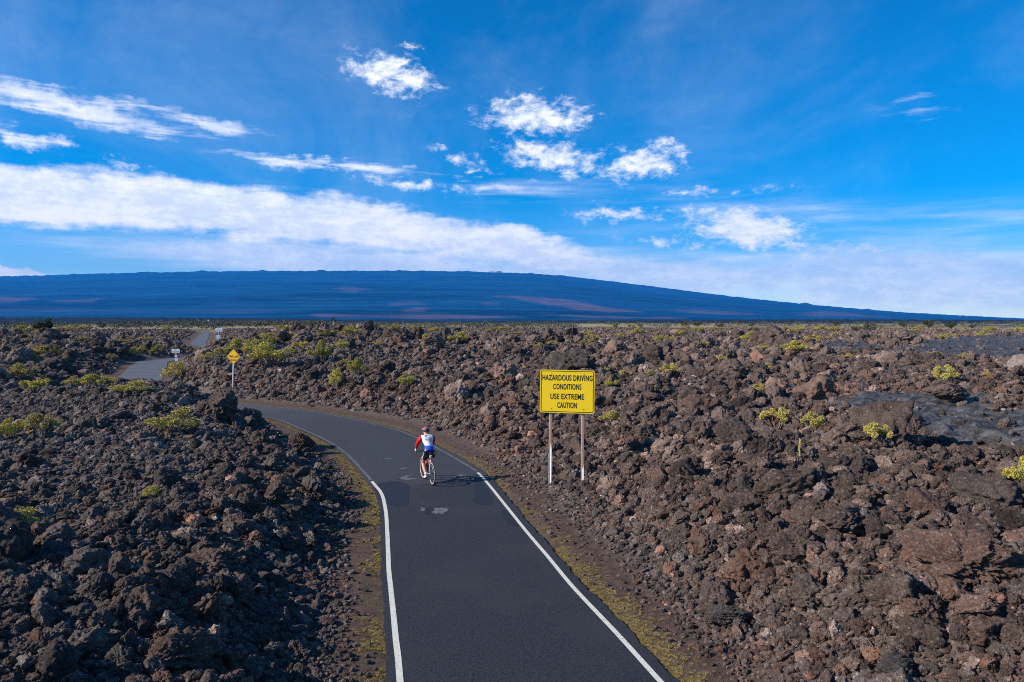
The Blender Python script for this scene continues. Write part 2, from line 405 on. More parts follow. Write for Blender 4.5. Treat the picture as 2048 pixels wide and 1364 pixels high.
def rock_mat(name, inst):
    def b_(t, b):
        P = geopos(t); k = 'INSTANCER' if inst else 'OBJECT'
        tint = attr(t, 'tint', k); rust = attr(t, 'rust', k); grey = attr(t, 'grey', k)
        c, fi, f2 = lava_color(t, P, tint, rust, grey)
        t.links.new(c, b.inputs['Base Color'])
        h = M_(t, 'ADD', M_(t, 'MULTIPLY', fi, .7), M_(t, 'MULTIPLY', f2, .3))
        bump(t, b, h, 1.0, .09)
    return material(name, b_, rough=.92, spec=.25)
M_ROCK_I = rock_mat('clinker', True); M_ROCK_O = rock_mat('boulder_rock', False)
def ground_b(t, b):
    P = geopos(t); d = attr(t, 'rd'); pah = attr(t, 'pah'); gr = attr(t, 'gravel'); far = attr(t, 'far')
    rust = M_(t, 'MULTIPLY', attr(t, 'rust'), .8)
    c, fi, f2 = lava_color(t, P, 1.0, rust, M_(t, 'MULTIPLY', gr, .5))
    # bare earth and cinder verge
    en = noise(t, P, 6, 6, .7); en2 = noise(t, P, 45, 3, .7)
    earth = mix(t, sstep(t, en, .35, .65), (.045, .030, .024), (.125, .070, .048))
    earth = mix(t, sstep(t, en2, .55, .75, 0, .8), earth, (.20, .15, .12))
    earth = mix(t, sstep(t, noise(t, P, 130, 2), .62, .75, 0, .6), earth, (.30, .25, .21))
    gn = noise(t, P, 1.3, 5, .7)
    gm = M_(t, 'MULTIPLY', sstep(t, M_(t, 'ADD', d, M_(t, 'MULTIPLY', gn, -2.2)), -1.25, -.55, 1, 0), sstep(t, noise(t, P, 30, 4, .8), .38, .58))
    earth = mix(t, M_(t, 'MULTIPLY', gm, .5), earth, (.17, .12, .055))
    edge = sstep(t, M_(t, 'ADD', d, M_(t, 'MULTIPLY', M_(t, 'SUBTRACT', en, .5), 1.6)), .6, 1.7, 1, 0)
    c = mix(t, edge, c, earth)
    # smooth ropy flow
    pn = noise(t, mapping(t, P, sc=(1, 1.4, 1)), 1.6, 7, .7, 1.4)
    pc = mix(t, sstep(t, pn, .35, .65), (.020, .020, .021), (.140, .132, .128))
    pc = mix(t, sstep(t, noise(t, P, 4, 5, .7, 1.0), .6, .72, 0, .6), pc, (.22, .205, .19))
    pc = mix(t, sstep(t, noise(t, mapping(t, P, sc=(1, 2.2, 1), rot=(0,0,.3)), .9, 6, .75, 2.0), .56, .62, 0, .75), pc, (.012, .011, .011))
    c = mix(t, pah, c, pc)
    # plain beyond the lava
    fn = noise(t, mapping(t, P, sc=(.004, .012, 0)), 1.0, 6, .65)
    fc = mix(t, sstep(t, fn, .38, .52), (.075, .065, .05), (.33, .26, .12))
    fc = mix(t, sstep(t, noise(t, mapping(t, P, sc=(.02, .05, 0)), 1, 4, .7), .5, .62, 0, .7), fc, (.07, .075, .05))
    c = mix(t, far, c, fc)
    t.links.new(c, b.inputs['Base Color'])
    hh = M_(t, 'ADD', M_(t, 'MULTIPLY', fi, .7), M_(t, 'ADD', M_(t, 'MULTIPLY', f2, .3), M_(t, 'MULTIPLY', M_(t, 'MULTIPLY', pn, pah), 3.0)))
    bump(t, b, hh, .9, .05)
    t.links.new(M_(t, 'SUBTRACT', .95, M_(t, 'MULTIPLY', pah, .35)), b.inputs['Roughness'])
M_GROUND = material('lava_ground', ground_b, rough=.95, spec=.3)

# ------------------------------------------------------------------ the ground, one sheet to the horizon
def rust_field(X, Y):
    r = .9 * blob(X, Y, 1680, 33, 60, .14) + .5 * blob(X, Y, 1500, 10, 90, .16) + .35 * blob(X, Y, 1000, 26, 60, .2) + .35 * blob(X, Y, 1250, 60, 70, .1)
    return np.clip(r * 1.5 * fbm(X, Y, 1.2, 2, 55), 0, 1)
def build_ground():
    half = 0.94; na = 1340
    ang = np.linspace(-half, half, na)
    rest = np.linspace(half, 2 * math.pi - half, 46)[1:-1]
    ang = np.concatenate([ang, rest]); nA = len(ang)
    r = np.concatenate([[.4, 1.2, 2.2, 3.0], 3.6 * (420 / 3.6) ** np.linspace(0, 1, 980), 420 * (42000 / 420) ** np.linspace(0, 1, 90)[1:]])
    A, Rr = np.meshgrid(ang, r); X = Rr * np.sin(A); Y = Rr * np.cos(A)
    h = np.zeros(X.shape); d = np.full(X.shape, 50.); pah = np.zeros(X.shape); g = np.zeros(X.shape)
    near = r < 470
    for i0 in range(0, int(near.sum()), 120):
        i1 = min(i0 + 120, int(near.sum()))
        a = fields(X[i0:i1], Y[i0:i1]); h[i0:i1] = a[0]; d[i0:i1] = a[1]; pah[i0:i1] = a[3]; g[i0:i1] = a[4]
    fr = ~near
    h[fr] = 1.0 + (fbm(X[fr], Y[fr], 90, 3, 5) - .5) * 2.2 * (1 - ss(Rr[fr], 800, 3000)) - 6 * ss(Rr[fr], 900, 2500)
    back = np.abs(A) > half + .001
    idx = np.arange(X.size).reshape(X.shape)
    j = np.arange(nA); jn = (j + 1) % nA
    F = np.stack([idx[:-1][:, j], idx[:-1][:, jn], idx[1:][:, jn], idx[1:][:, j]], -1).reshape(-1, 4)[:, ::-1]
    V = np.stack([X.ravel(), Y.ravel(), h.ravel()], 1)
    V = np.vstack([V, [0, 0, float(h[0].mean())]]); c = len(V) - 1
    rust = rust_field(X.ravel(), Y.ravel())
    far = ss(Rr + (fbm(X, Y, 60, 3, 77) - .5) * 160, 290, 400).ravel()
    ap = lambda q, v: np.append(q.ravel(), v)
    me = mesh_np('ground', V, F, True, M_GROUND, dict(rd=ap(d, -1), pah=ap(pah, 0), gravel=ap(g, 0), rust=np.append(rust, 0), far=np.append(far, 0)))
    o = link('ground', me); tag(o, kind='structure')
build_ground()

# ------------------------------------------------------------------ road, markings, patches
def asphalt_b(t, b):
    P = geopos(t); sp = N(t, 'ShaderNodeSeparateXYZ'); t.links.new(P, sp.inputs[0])
    n = noise(t, P, 26, 5, .85); big = noise(t, P, .5, 4, .6)
    new = mix(t, sstep(t, n, .36, .64), (.004, .0045, .007), (.036, .037, .048))
    new = mix(t, sstep(t, noise(t, P, 110, 2), .66, .78, 0, .5), new, (.17, .16, .15))
    old_sheen = mix(t, sstep(t, n, .36, .64), (.014, .0145, .019), (.062, .063, .072))
    old_sheen = mix(t, sstep(t, big, .4, .7, 0, .4), old_sheen, (.030, .031, .034))
    st = noise(t, mapping(t, P, sc=(.5, 3.0, 1), rot=(0, 0, .1)), 1.6, 6, .75)
    old_sheen = mix(t, sstep(t, st, .64, .76, 0, .4), old_sheen, (.13, .12, .11))
    seam = M_(t, 'ADD', sp.outputs[1], M_(t, 'ADD', M_(t, 'MULTIPLY', sp.outputs[0], -.42), M_(t, 'MULTIPLY', noise(t, P, 2.5, 4), .25)))
    f = sstep(t, seam, 22.9, 23.0)
    f = M_(t, 'MULTIPLY', f, 1.0)
    old_sheen = mix(t, sstep(t, sp.outputs[1], 32, 55, 0, .9), old_sheen, mix(t, n, (.072, .078, .096), (.140, .147, .172)))  # far stretch lightened with distance: grazing sheen painted into the asphalt colour
    c = mix(t, f, new, old_sheen)
    c = mix(t, sstep(t, big, .45, .7, 0, .45), c, (.036, .035, .037))
    t.links.new(c, b.inputs['Base Color']); bump(t, b, n, .6, .006)
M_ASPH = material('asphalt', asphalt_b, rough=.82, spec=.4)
def worn(base, chip, lo, hi, sc=18):
    def f(t, b):
        P = geopos(t); n = noise(t, P, sc, 6, .8)
        t.links.new(mix(t, sstep(t, n, lo, hi), base, chip), b.inputs['Base Color'])
    return f
M_LINE = material('line_paint', worn((.66,.63,.54), (.09,.09,.09), .55, .62, 30), rough=.7)
M_LINE_OLD = material('worn_line_paint', worn((.15,.148,.145), (.04,.04,.042), .42, .62, 9), rough=.85)
M_PATCH = material('fresh_tar', worn((.006,.009,.018), (.035,.04,.055), .62, .74, 14), rough=.75, spec=.5)
M_WORN = material('worn_mark', worn((.14,.14,.15), (.03,.03,.033), .5, .6, 12), rough=.85)
def strip(name, A, B, z, mat, nx=1, zf=None):
    n = len(A); V = []
    for i in range(n):
        for k in range(nx + 1):
            p = A[i] * (1 - k / nx) + B[i] * (k / nx); V.append((p[0], p[1], z))
    F = [(i*(nx+1)+k, i*(nx+1)+k+1, (i+1)*(nx+1)+k+1, (i+1)*(nx+1)+k) for i in range(n-1) for k in range(nx)]
    return tag(link(name, mesh_np(name, V, F, False, mat)), kind='structure')
def jit(E, O, amp):
    d = E - O; d /= np.linalg.norm(d, axis=1)[:, None]
    return E + d * ((fbm(E[:, 0] * 3, E[:, 1] * 3, .9, 2, 8) - .5) * amp)[:, None]
Ld = catmull(Lw, 40); Rd = catmull(Rw, 40)
LE = jit(outset(Ld, Rd, .16), Rd, .08); RE = jit(outset(Rd, Ld, .24), Ld, .12)
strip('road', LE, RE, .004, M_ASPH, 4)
def line(name, C, O, w, z, mat, y0, y1, amp):
    m = (C[:, 1] >= y0) & (C[:, 1] <= y1); C = C[m]; O = O[m]
    d = C - O; d /= np.linalg.norm(d, axis=1)[:, None]
    wob = (fbm(C[:, 0], C[:, 1], 1.6, 2, 4) - .5)[:, None] * amp
    strip(name, C + d * (w/2 + wob), C + d * (-w/2 + wob), z, mat)
line('road_marking', Ld, Rd, .092, .009, M_LINE, -9, 22.1, .02)
line('road_marking', Rd, Ld, .086, .009, M_LINE, -9, 23.4, .015)
line('road_marking', Ld, Rd, .10, .0085, M_LINE_OLD, 22.2, 60, .03)
line('road_marking', Rd, Ld, .10, .0085, M_LINE_OLD, 23.5, 60, .03)
def flat_patch(name, pts, z, mat, seed):
    rnd = random.Random(seed); W_ = [at(*p) for p in pts]; out = []
    for i in range(len(W_)):
        a = W_[i]; b = W_[(i+1) % len(W_)]; n = 7
        for k in range(n):
            t = k / n; out.append((a[0]*(1-t)+b[0]*t + rnd.uniform(-.035,.035), a[1]*(1-t)+b[1]*t + rnd.uniform(-.05,.05), z))
    me = bpy.data.meshes.new(name); me.from_pydata(out, [], [tuple(range(len(out)))]); me.materials.append(mat)
    tag(link(name, me), kind='structure')
flat_patch('tar_patch', [(764,1006),(757,990),(756,966),(790,962),(818,970),(816,1010),(790,1013)], .0085, M_PATCH, 1)
flat_patch('tar_patch', [(950,1008),(950,962),(962,962),(985,1000),(980,1010)], .0085, M_PATCH, 2)
flat_patch('tar_patch', [(1002,1016),(1012,1022),(1040,1054),(1020,1050),(1005,1035)], .0085, M_PATCH, 3)
flat_patch('worn_patch', [(864,1027),(870,1017),(895,1017),(896,1023),(885,1029)], .0125, M_WORN, 4)
flat_patch('worn_patch', [(838,1023),(842,1016),(850,1015),(848,1022)], .0085, M_WORN, 5)
flat_patch('tar_patch', [(848,1026),(856,1015),(878,1013),(872,1027),(860,1030)], .0085, M_PATCH, 6)
flat_patch('worn_patch', [(796,959),(812,952),(826,949),(812,956),(835,957),(815,961)], .0085, M_WORN, 7)
flat_patch('worn_patch', [(760,919),(775,917),(787,917),(775,919)], .0085, M_WORN, 8)
flat_patch('worn_patch', [(795,938),(805,936),(820,936),(806,938)], .0085, M_WORN, 9)
flat_patch('worn_patch', [(906,953),(920,949),(934,951),(922,954)], .0085, M_WORN, 10)

# ------------------------------------------------------------------ clinker rocks
def ico(sub):
    bm = bmesh.new(); bmesh.ops.create_icosphere(bm, subdivisions=sub, radius=1)
    V = np.array([v.co[:] for v in bm.verts]); F = np.array([[v.index for v in f.verts] for f in bm.faces]); bm.free()
    return V, F
_ICO = {k: ico(k) for k in (2, 3, 5, 6)}
def n3(P, s, seed):
    return (vnoise(P[:,0]*s + P[:,2]*s*.71 + 13, P[:,1]*s - P[:,2]*s*.53, seed) + vnoise(P[:,1]*s + P[:,0]*s*.37 + 5, P[:,2]*s*1.1 + 31, seed+1) + vnoise(P[:,2]*s - P[:,1]*s*.3, P[:,0]*s + 7, seed+2)) / 3 - .5
def rock(seed, sub, angular=.5):
    rs = np.random.RandomState(seed); V, F = _ICO[sub]; D = V.copy(); r = np.ones(len(D))
    for _ in range(int(7 + 7 * angular)):
        n = rs.normal(size=3); n /= np.linalg.norm(n); c = D @ n; dd = rs.uniform(.55, .92)
        r = np.where(c > .05, np.minimum(r, dd / np.maximum(c, .05)), r)
    r = r + n3(D, 1.7, seed) * .45 + n3(D, 4.6, seed + 40) * .38 * (1 - .4 * angular)
    C = rs.normal(size=(46, 3)); C /= np.linalg.norm(C, axis=1)[:, None]
    f1 = np.sqrt(np.min(((D[:, None] - C[None]) ** 2).sum(2), 1))
    r = r + (.28 - f1) * .36 * (1.2 - angular)
    if sub >= 5:
        C = rs.normal(size=(420, 3)); C /= np.linalg.norm(C, axis=1)[:, None]
        f2 = np.sqrt(np.min(2 - 2 * (D @ C.T), 1).clip(0)); r = r + (.09 - f2) * .75
        r = r + n3(D, 10, seed + 70) * .26 + n3(D, 24, seed + 90) * .17
    elif sub == 3: r = r + n3(D, 9, seed + 70) * .22
    P = D * r[:, None]; P = P / np.percentile(np.linalg.norm(P, axis=1), 75) * rs.uniform([.92, .75, .58], [1.12, .98, .82])
    return P, F
PROTO = bpy.data.collections.new('clinker_prototypes')
for k in range(14):
    P, F = rock(100 + k, 5, (.1, .5, .9)[k % 3]); me = mesh_np('clinker_%02d' % k, P, F, True, M_ROCK_I)
    PROTO.objects.link(bpy.data.objects.new('clinker_a%02d' % k, me))
for k in range(10):
    P, F = rock(300 + k, 3, (.1, .5, .9)[k % 3]); me = mesh_np('clinker_b%02d' % k, P, F, False, M_ROCK_I)
    PROTO.objects.link(bpy.data.objects.new('clinker_b%02d' % k, me))
def scatter(name, pts, scl, rot, idx, coll, extra, label=None):
    me = bpy.data.meshes.new(name); me.vertices.add(len(pts)); me.vertices.foreach_set('co', np.asarray(pts, np.float32).ravel())
    def A(n, kind, v, key='value'):
        a = me.attributes.new(n, kind, 'POINT'); a.data.foreach_set(key, np.asarray(v).ravel())
    A('scl', 'FLOAT_VECTOR', np.asarray(scl, np.float32), 'vector'); A('rot', 'FLOAT_VECTOR', np.asarray(rot, np.float32), 'vector'); A('idx', 'INT', np.asarray(idx, np.int32))
    for k, v in extra.items(): A(k, 'FLOAT', np.asarray(v, np.float32))
    o = link(name, me); ng = bpy.data.node_groups.new(name, 'GeometryNodeTree')
    ng.interface.new_socket('Geometry', in_out='INPUT', socket_type='NodeSocketGeometry')
    ng.interface.new_socket('Geometry', in_out='OUTPUT', socket_type='NodeSocketGeometry')
    i = ng.nodes.new('NodeGroupInput'); ou = ng.nodes.new('NodeGroupOutput'); ci = ng.nodes.new('GeometryNodeCollectionInfo')
    ci.inputs['Collection'].default_value = coll; ci.inputs['Separate Children'].default_value = True; ci.inputs['Reset Children'].default_value = True
    ip = ng.nodes.new('GeometryNodeInstanceOnPoints'); ip.inputs['Pick Instance'].default_value = True
    def na(n, ty):
        q = ng.nodes.new('GeometryNodeInputNamedAttribute'); q.data_type = ty; q.inputs[0].default_value = n; return q.outputs['Attribute']
    ng.links.new(i.outputs[0], ip.inputs['Points']); ng.links.new(ci.outputs[0], ip.inputs['Instance'])
    ng.links.new(na('idx', 'INT'), ip.inputs['Instance Index']); ng.links.new(na('scl', 'FLOAT_VECTOR'), ip.inputs['Scale'])
    er = ng.nodes.new('FunctionNodeEulerToRotation'); ng.links.new(na('rot', 'FLOAT_VECTOR'), er.inputs[0])
    ng.links.new(er.outputs[0], ip.inputs['Rotation']); ng.links.new(ip.outputs[0], ou.inputs[0])
    m = o.modifiers.new('scatter', 'NODES'); m.node_group = ng
    return o
RS = np.random.RandomState(5)
def scatter_rocks():
    Ps = []; S = []; G = []; RU = []; LOD = []
    for s, cov, reach in ((.022,.30,520),(.04,.80,660),(.07,.95,720),(.12,.80,740),(.20,.42,800),(.34,.16,1000),(.56,.04,330),(.85,.05,130)):
        R1 = min(reach * s, 390); half = .88
        n = int(cov * half * (R1 ** 2 - 3.4 ** 2) / (math.pi * s * s) * (1.0))
        R0 = {.34: 8., .56: 26., .85: 55.}.get(s, 3.4)
        a = RS.uniform(-half, half, n); r = np.sqrt(RS.uniform(R0 ** 2, R1 ** 2, n))
        X = r * np.sin(a); Y = r * np.cos(a); h, d, side, pah, g = fields(X, Y)
        edge = np.where(side < 0, .50, .85) * (.7 + .8 * fbm(X, Y, 1.8, 2, 31))
        if s < .05: p = .10 + .9 * ss(d, edge * .6, edge * 1.4)
        else: p = ss(d, edge + s, edge + .45 + s * 3)
        if s > .15: p = p * (1 - g * (.80 if s < .3 else .96))
        if .1 < s < .15: p = p * (1 - .55 * g)
        if s < .1: p = p * (.55 + .45 * g)
        if s > .3: p = p * (.5 + 1.0 * fbm(X, Y, 5, 2, 12))
        p = p * (1 - pah * .985) * (d > .04)
        k = RS.uniform(0, 1, n) < p
        X, Y, h, d, g, r = X[k], Y[k], h[k], d[k], g[k], r[k]; m = len(X)
        sz = s * np.exp(RS.normal(0, .28, m))
        Ps.append(np.stack([X, Y, h + sz * RS.uniform(.05, .45, m)], 1)); S.append(sz)
        G.append(.75 * np.clip(g * RS.uniform(.1, 1.1, m) + (RS.uniform(0, 1, m) < .10) * .6, 0, 1))
        RU.append(np.clip(rust_field(X, Y) + (RS.uniform(0, 1, m) < .08 + .10 * (d < 4)) * RS.uniform(.2, .9, m), 0, 1))
        LOD.append(np.where(sz / r * 750 > 5.0, RS.randint(0, 14, m), RS.randint(14, 24, m)))
    P = np.vstack(Ps); S = np.concatenate(S); n = len(P)
    scl = S[:, None] * RS.uniform(.8, 1.2, (n, 3)); rot = RS.uniform(0, 2 * math.pi, (n, 3)); rot[:, :2] *= .12
    flip = RS.uniform(0, 1, n) < .4; rot[flip, :2] = RS.uniform(-1.2, 1.2, (int(flip.sum()), 2))
    o = scatter('lava_rubble', P, scl, rot, np.concatenate(LOD), PROTO,
                dict(tint=np.exp(RS.normal(0, .31, n)) * np.where(RS.uniform(0, 1, n) < .05, 2.1, 1.08), rust=np.concatenate(RU), grey=np.concatenate(G)))
    tag(o, 'jagged brown and grey clinker rubble covering the lava field on both sides of the road', 'lava rubble', kind='stuff')
    print('rocks', n)
scatter_rocks()

# ------------------------------------------------------------------ single boulders
BM = []
for k in range(12):
    P, F = rock(700 + k, 6 if k < 6 else 5, (.15, .5, .95)[k % 3]); BM.append(mesh_np('lava_boulder', P, F, True, M_ROCK_O))
def boulder(px, py, wpx, hpx, label, v=0, rust=0, grey=0, tint=1, group=None, rot=None, tilt=(0, 0)):
    x, y, z = ground_at(px, py); w = wpx / FPX * y / 2 * .95; h = hpx / FPX * y / 2 * 1.15
    me = BM[v % 12]
    o = link('lava_boulder', me, None, (x, y + w * .4, z + h * .55), (tilt[0], tilt[1], rot if rot is not None else v * 1.3), (w, w * .9, h * 1.25))
    o['tint'] = float(tint); o['rust'] = float(rust); o['grey'] = float(grey)
    return tag(o, label, 'boulder', group)
BL = [(436,842,84,66,'big angular brown boulder at the inside of the bend, left of where the road disappears',2,0,0,1,(.3,-.5)),
 (405,835,60,36,'dark flat boulder just left of the big angular boulder at the bend',4,0,.3,.8,(0,0)),
 (1480,905,125,62,'long dark slab boulder leaning up to the right beside the yellow-green bush, right lava field',2,0,.2,.8,(0,-.45)),
 (1548,905,60,46,'round rough brown boulder touching the right end of the leaning slab',1,.1,0,1,(0,0)),
 (1938,1180,215,120,'huge rust-brown rounded boulder near the right edge of the frame',4,.35,0,1.1,(0,-.15)),
 (1904,800,100,38,'wide pale brown boulder behind the near black lava sheet, right',3,.1,0,1.35,(0,0)),
 (1242,1018,34,26,'small pale orange boulder on the rubble slope below the yellow rectangular sign',2,.5,0,2.0,(0,0)),
 (1484,1162,72,44,'reddish rounded boulder in the lower right rubble, above the rusty gravel patch',7,.6,0,1.1,(0,0)),
 (1412,1115,54,44,'pointed brown boulder on the roadside slope, right of the dirt verge',2,.3,0,1.0,(.2,.3)),
 (1466,1258,90,46,'dark grey angular boulder low in the right rubble near the road',5,0,.9,.75,(0,0)),
 (1600,1130,110,80,'tall rough brown boulder standing in the middle of the right rubble',0,.05,0,1,(0,0)),
 (1560,1110,80,76,'rough brown boulder left of the tall one in the middle of the right rubble',3,.05,0,.95,(0,0)),
 (1630,1215,100,60,'cracked grey-brown boulder with a ledge in the right rubble',6,0,.3,1,(0,0)),
 (1800,1362,120,56,'dark grey boulder cut by the bottom edge of the frame, lower right',8,0,.9,.7,(0,0)),
 (1700,1075,130,66,'broad knobbly brown boulder in the right rubble above the huge rust-brown one',3,0,0,1,(0,0)),
 (1980,1020,140,80,'broad dark hummock boulder below the bright yellow shrub at the right edge',9,0,.3,.85,(0,0)),
 (1850,1250,110,56,'orange-brown boulder below the huge rust-brown one at the right',1,.4,0,1.1,(0,0)),
 (1985,1290,90,56,'brown boulder in the lower right corner of the rubble',10,.3,0,1,(0,0)),
 (1300,800,60,18,'low dark dome boulder right of the yellow rectangular sign',9,.1,0,.9,(0,0)),
 (1070,690,46,22,'lone pale grey boulder far back in the middle of the lava field',2,0,.4,1.5,(0,0)),
 (1305,706,60,16,'low dark hump boulder far back right of centre',3,.05,0,.8,(0,0)),
 (412,1152,100,56,'large brown-topped boulder in the middle of the left rubble',0,.15,.1,1.1,(0,0)),
 (255,1202,84,56,'rounded brown boulder left of the crevice in the left rubble',3,.15,.2,.9,(0,0)),
 (195,1198,56,52,'dark knobbly boulder at the left end of the row in the left rubble',6,0,.5,.7,(0,0)),
 (342,1195,70,64,'upright split boulder between the rounded brown one and the brown-topped one',5,0,.3,.95,(.2,.2)),
 (428,1192,60,40,'purplish dark boulder under the large brown-topped one',4,.1,.3,.65,(0,0)),
 (510,1092,44,28,'rusty orange boulder standing above the left rubble',2,.7,0,1.2,(0,0)),
 (497,1216,44,18,'flat rust-orange stone in the left rubble, nearest to the dirt verge',8,.9,0,1.1,(0,0)),
 (345,1345,135,86,'big brown mossy-looking boulder near the bottom edge, left rubble',3,.2,0,.95,(0,0)),
 (100,1362,110,86,'very dark boulder in the bottom left corner',9,0,.5,.55,(0,0)),
 (515,1290,64,40,'knobbly grey-brown boulder low in the left rubble near the verge',0,.1,.2,1,(0,0)),
 (480,1070,50,30,'brown boulder halfway up the left rubble',7,.2,0,1,(0,0)),
 (620,1000,76,52,'grey pitted boulder on the left berm beside the road curve',4,0,.6,.9,(0,0)),
 (545,1010,50,56,'tilted brown slab on the left berm',2,.1,0,1.1,(.2,-.5)),
 (300,960,40,32,'pale grey boulder on the left gravel slope below the pale dry bush',4,0,.6,1.3,(0,0)),
 (600,905,44,50,'tall brown boulder on the left berm above the dry verge',5,.2,0,.9,(0,0)),
 (250,950,44,24,'brown-grey stone beside the pale grey boulder on the left gravel slope',7,0,.4,1,(0,0)),
 (330,1275,70,44,'rounded brown clinker lump in the lower left rubble',1,.1,.2,.9,(0,0)),
 (150,1255,80,40,'low grey lump at the lower left',6,0,.6,.9,(0,0)),
 (1370,960,60,40,'brown clinker boulder on the slope right of the sign posts',0,.1,0,1,(0,0))]
taken = []
for (px, py, w, h, lab, v, ru, gy, ti, tl) in BL:
    o = boulder(px, py, w, h, lab, v, ru, gy, ti, tilt=tl); taken.append((o.location.x, o.location.y))
def more_boulders():
    rnd = random.Random(8); n = 0; tries = 0
    while n < 210 and tries < 4000:
        tries += 1
        px = rnd.uniform(-20, 2070); D = 8.5 * (95 / 8.5) ** (rnd.random() ** .9); X = (px - 1024) / FPX * D
        h, d, side, pah, g = [float(q[0]) for q in fields(np.array([X]), np.array([D]))]
        s = rnd.uniform(.11, .25) * (1 + D / 50) * (1 if D < 60 else .42)
        if d < 2.2 + s * 1.5 or (px > 1640 and 13 < D < 33) or pah > .1 or g > .25 or any((X-a)**2 + (D-b)**2 < (1.1 * s + .7)**2 for a, b in taken): continue
        taken.append((X, D)); n += 1
        z_ = 'near' if D < 16 else ('middle' if D < 40 else 'far')
        sd = 'left' if side < 0 else 'right'
        lab = {'near': 'rough brown clinker boulder sitting in the near rubble %s of the road', 'middle': 'rough brown lava boulder in the middle distance %s of the road',
               'far': 'rough brown lava boulder far back in the field %s of the road'}[z_] % sd
        o = link('lava_boulder', BM[rnd.randrange(12)], None, (X, D, h + s * .2), (rnd.uniform(-.5,.5), rnd.uniform(-.5,.5), rnd.uniform(0, 6.28)),
                 (s * rnd.uniform(.9, 1.3), s * rnd.uniform(.8, 1.1), s * rnd.uniform(.65, 1.0)))
        o['tint'] = math.exp(rnd.gauss(0, .18)); o['rust'] = max(0, rnd.uniform(-.5, .4)); o['grey'] = max(0, rnd.uniform(-.6, .5))
        tag(o, lab, 'boulder', '%s boulders %s of the road' % (z_, sd))
more_boulders()

# ------------------------------------------------------------------ the shield volcano, the low dark hills, the haze
RIDGE = [(-1200,600),(-600,575),(-200,560),(0,552.5),(75,551),(150,548),(220,546.5),(290,545),(420,542.8),(520,542),(650,541.6),(800,541),(900,541),(1000,543),(1060,545),(1100,548),(1200,560),(1300,572),(1400,585),(1500,597),(1600,607),(1700,616),(1800,624),(1900,630),(2048,637),(2300,640.5),(3000,642)]
FLOWS = [([(985,591),(1040,591),(1100,598),(1160,604),(1230,618),(1285,624),(1220,625),(1130,617),(1060,604)],1),
 ([(1080,628),(1180,631),(1370,636),(1340,639),(1150,634)],.8),([(-100,592),(30,593),(78,597),(30,604),(-100,608)],.7),([(95,600),(160,598),(205,596),(190,606),(110,607)],.7),
 ([(822,614),(870,613),(880,616),(830,619)],.9),([(675,577),(700,574),(735,578),(710,584),(680,583)],.5),([(960,604),(1005,603),(1015,610),(965,611)],.5),
 ([(1330,618),(1450,622),(1530,630),(1420,628)],.6),([(1580,624),(1660,624),(1780,634),(1640,634)],.6),([(780,606),(830,605),(850,609),(790,611)],.35),
 ([(-100,612),(200,616),(480,617),(640,627),(300,626),(-100,626)],.15),([(620,628),(800,629),(1050,634),(900,637),(640,634)],.7),([(805,618),(845,617),(850,623),(810,623)],.5)]
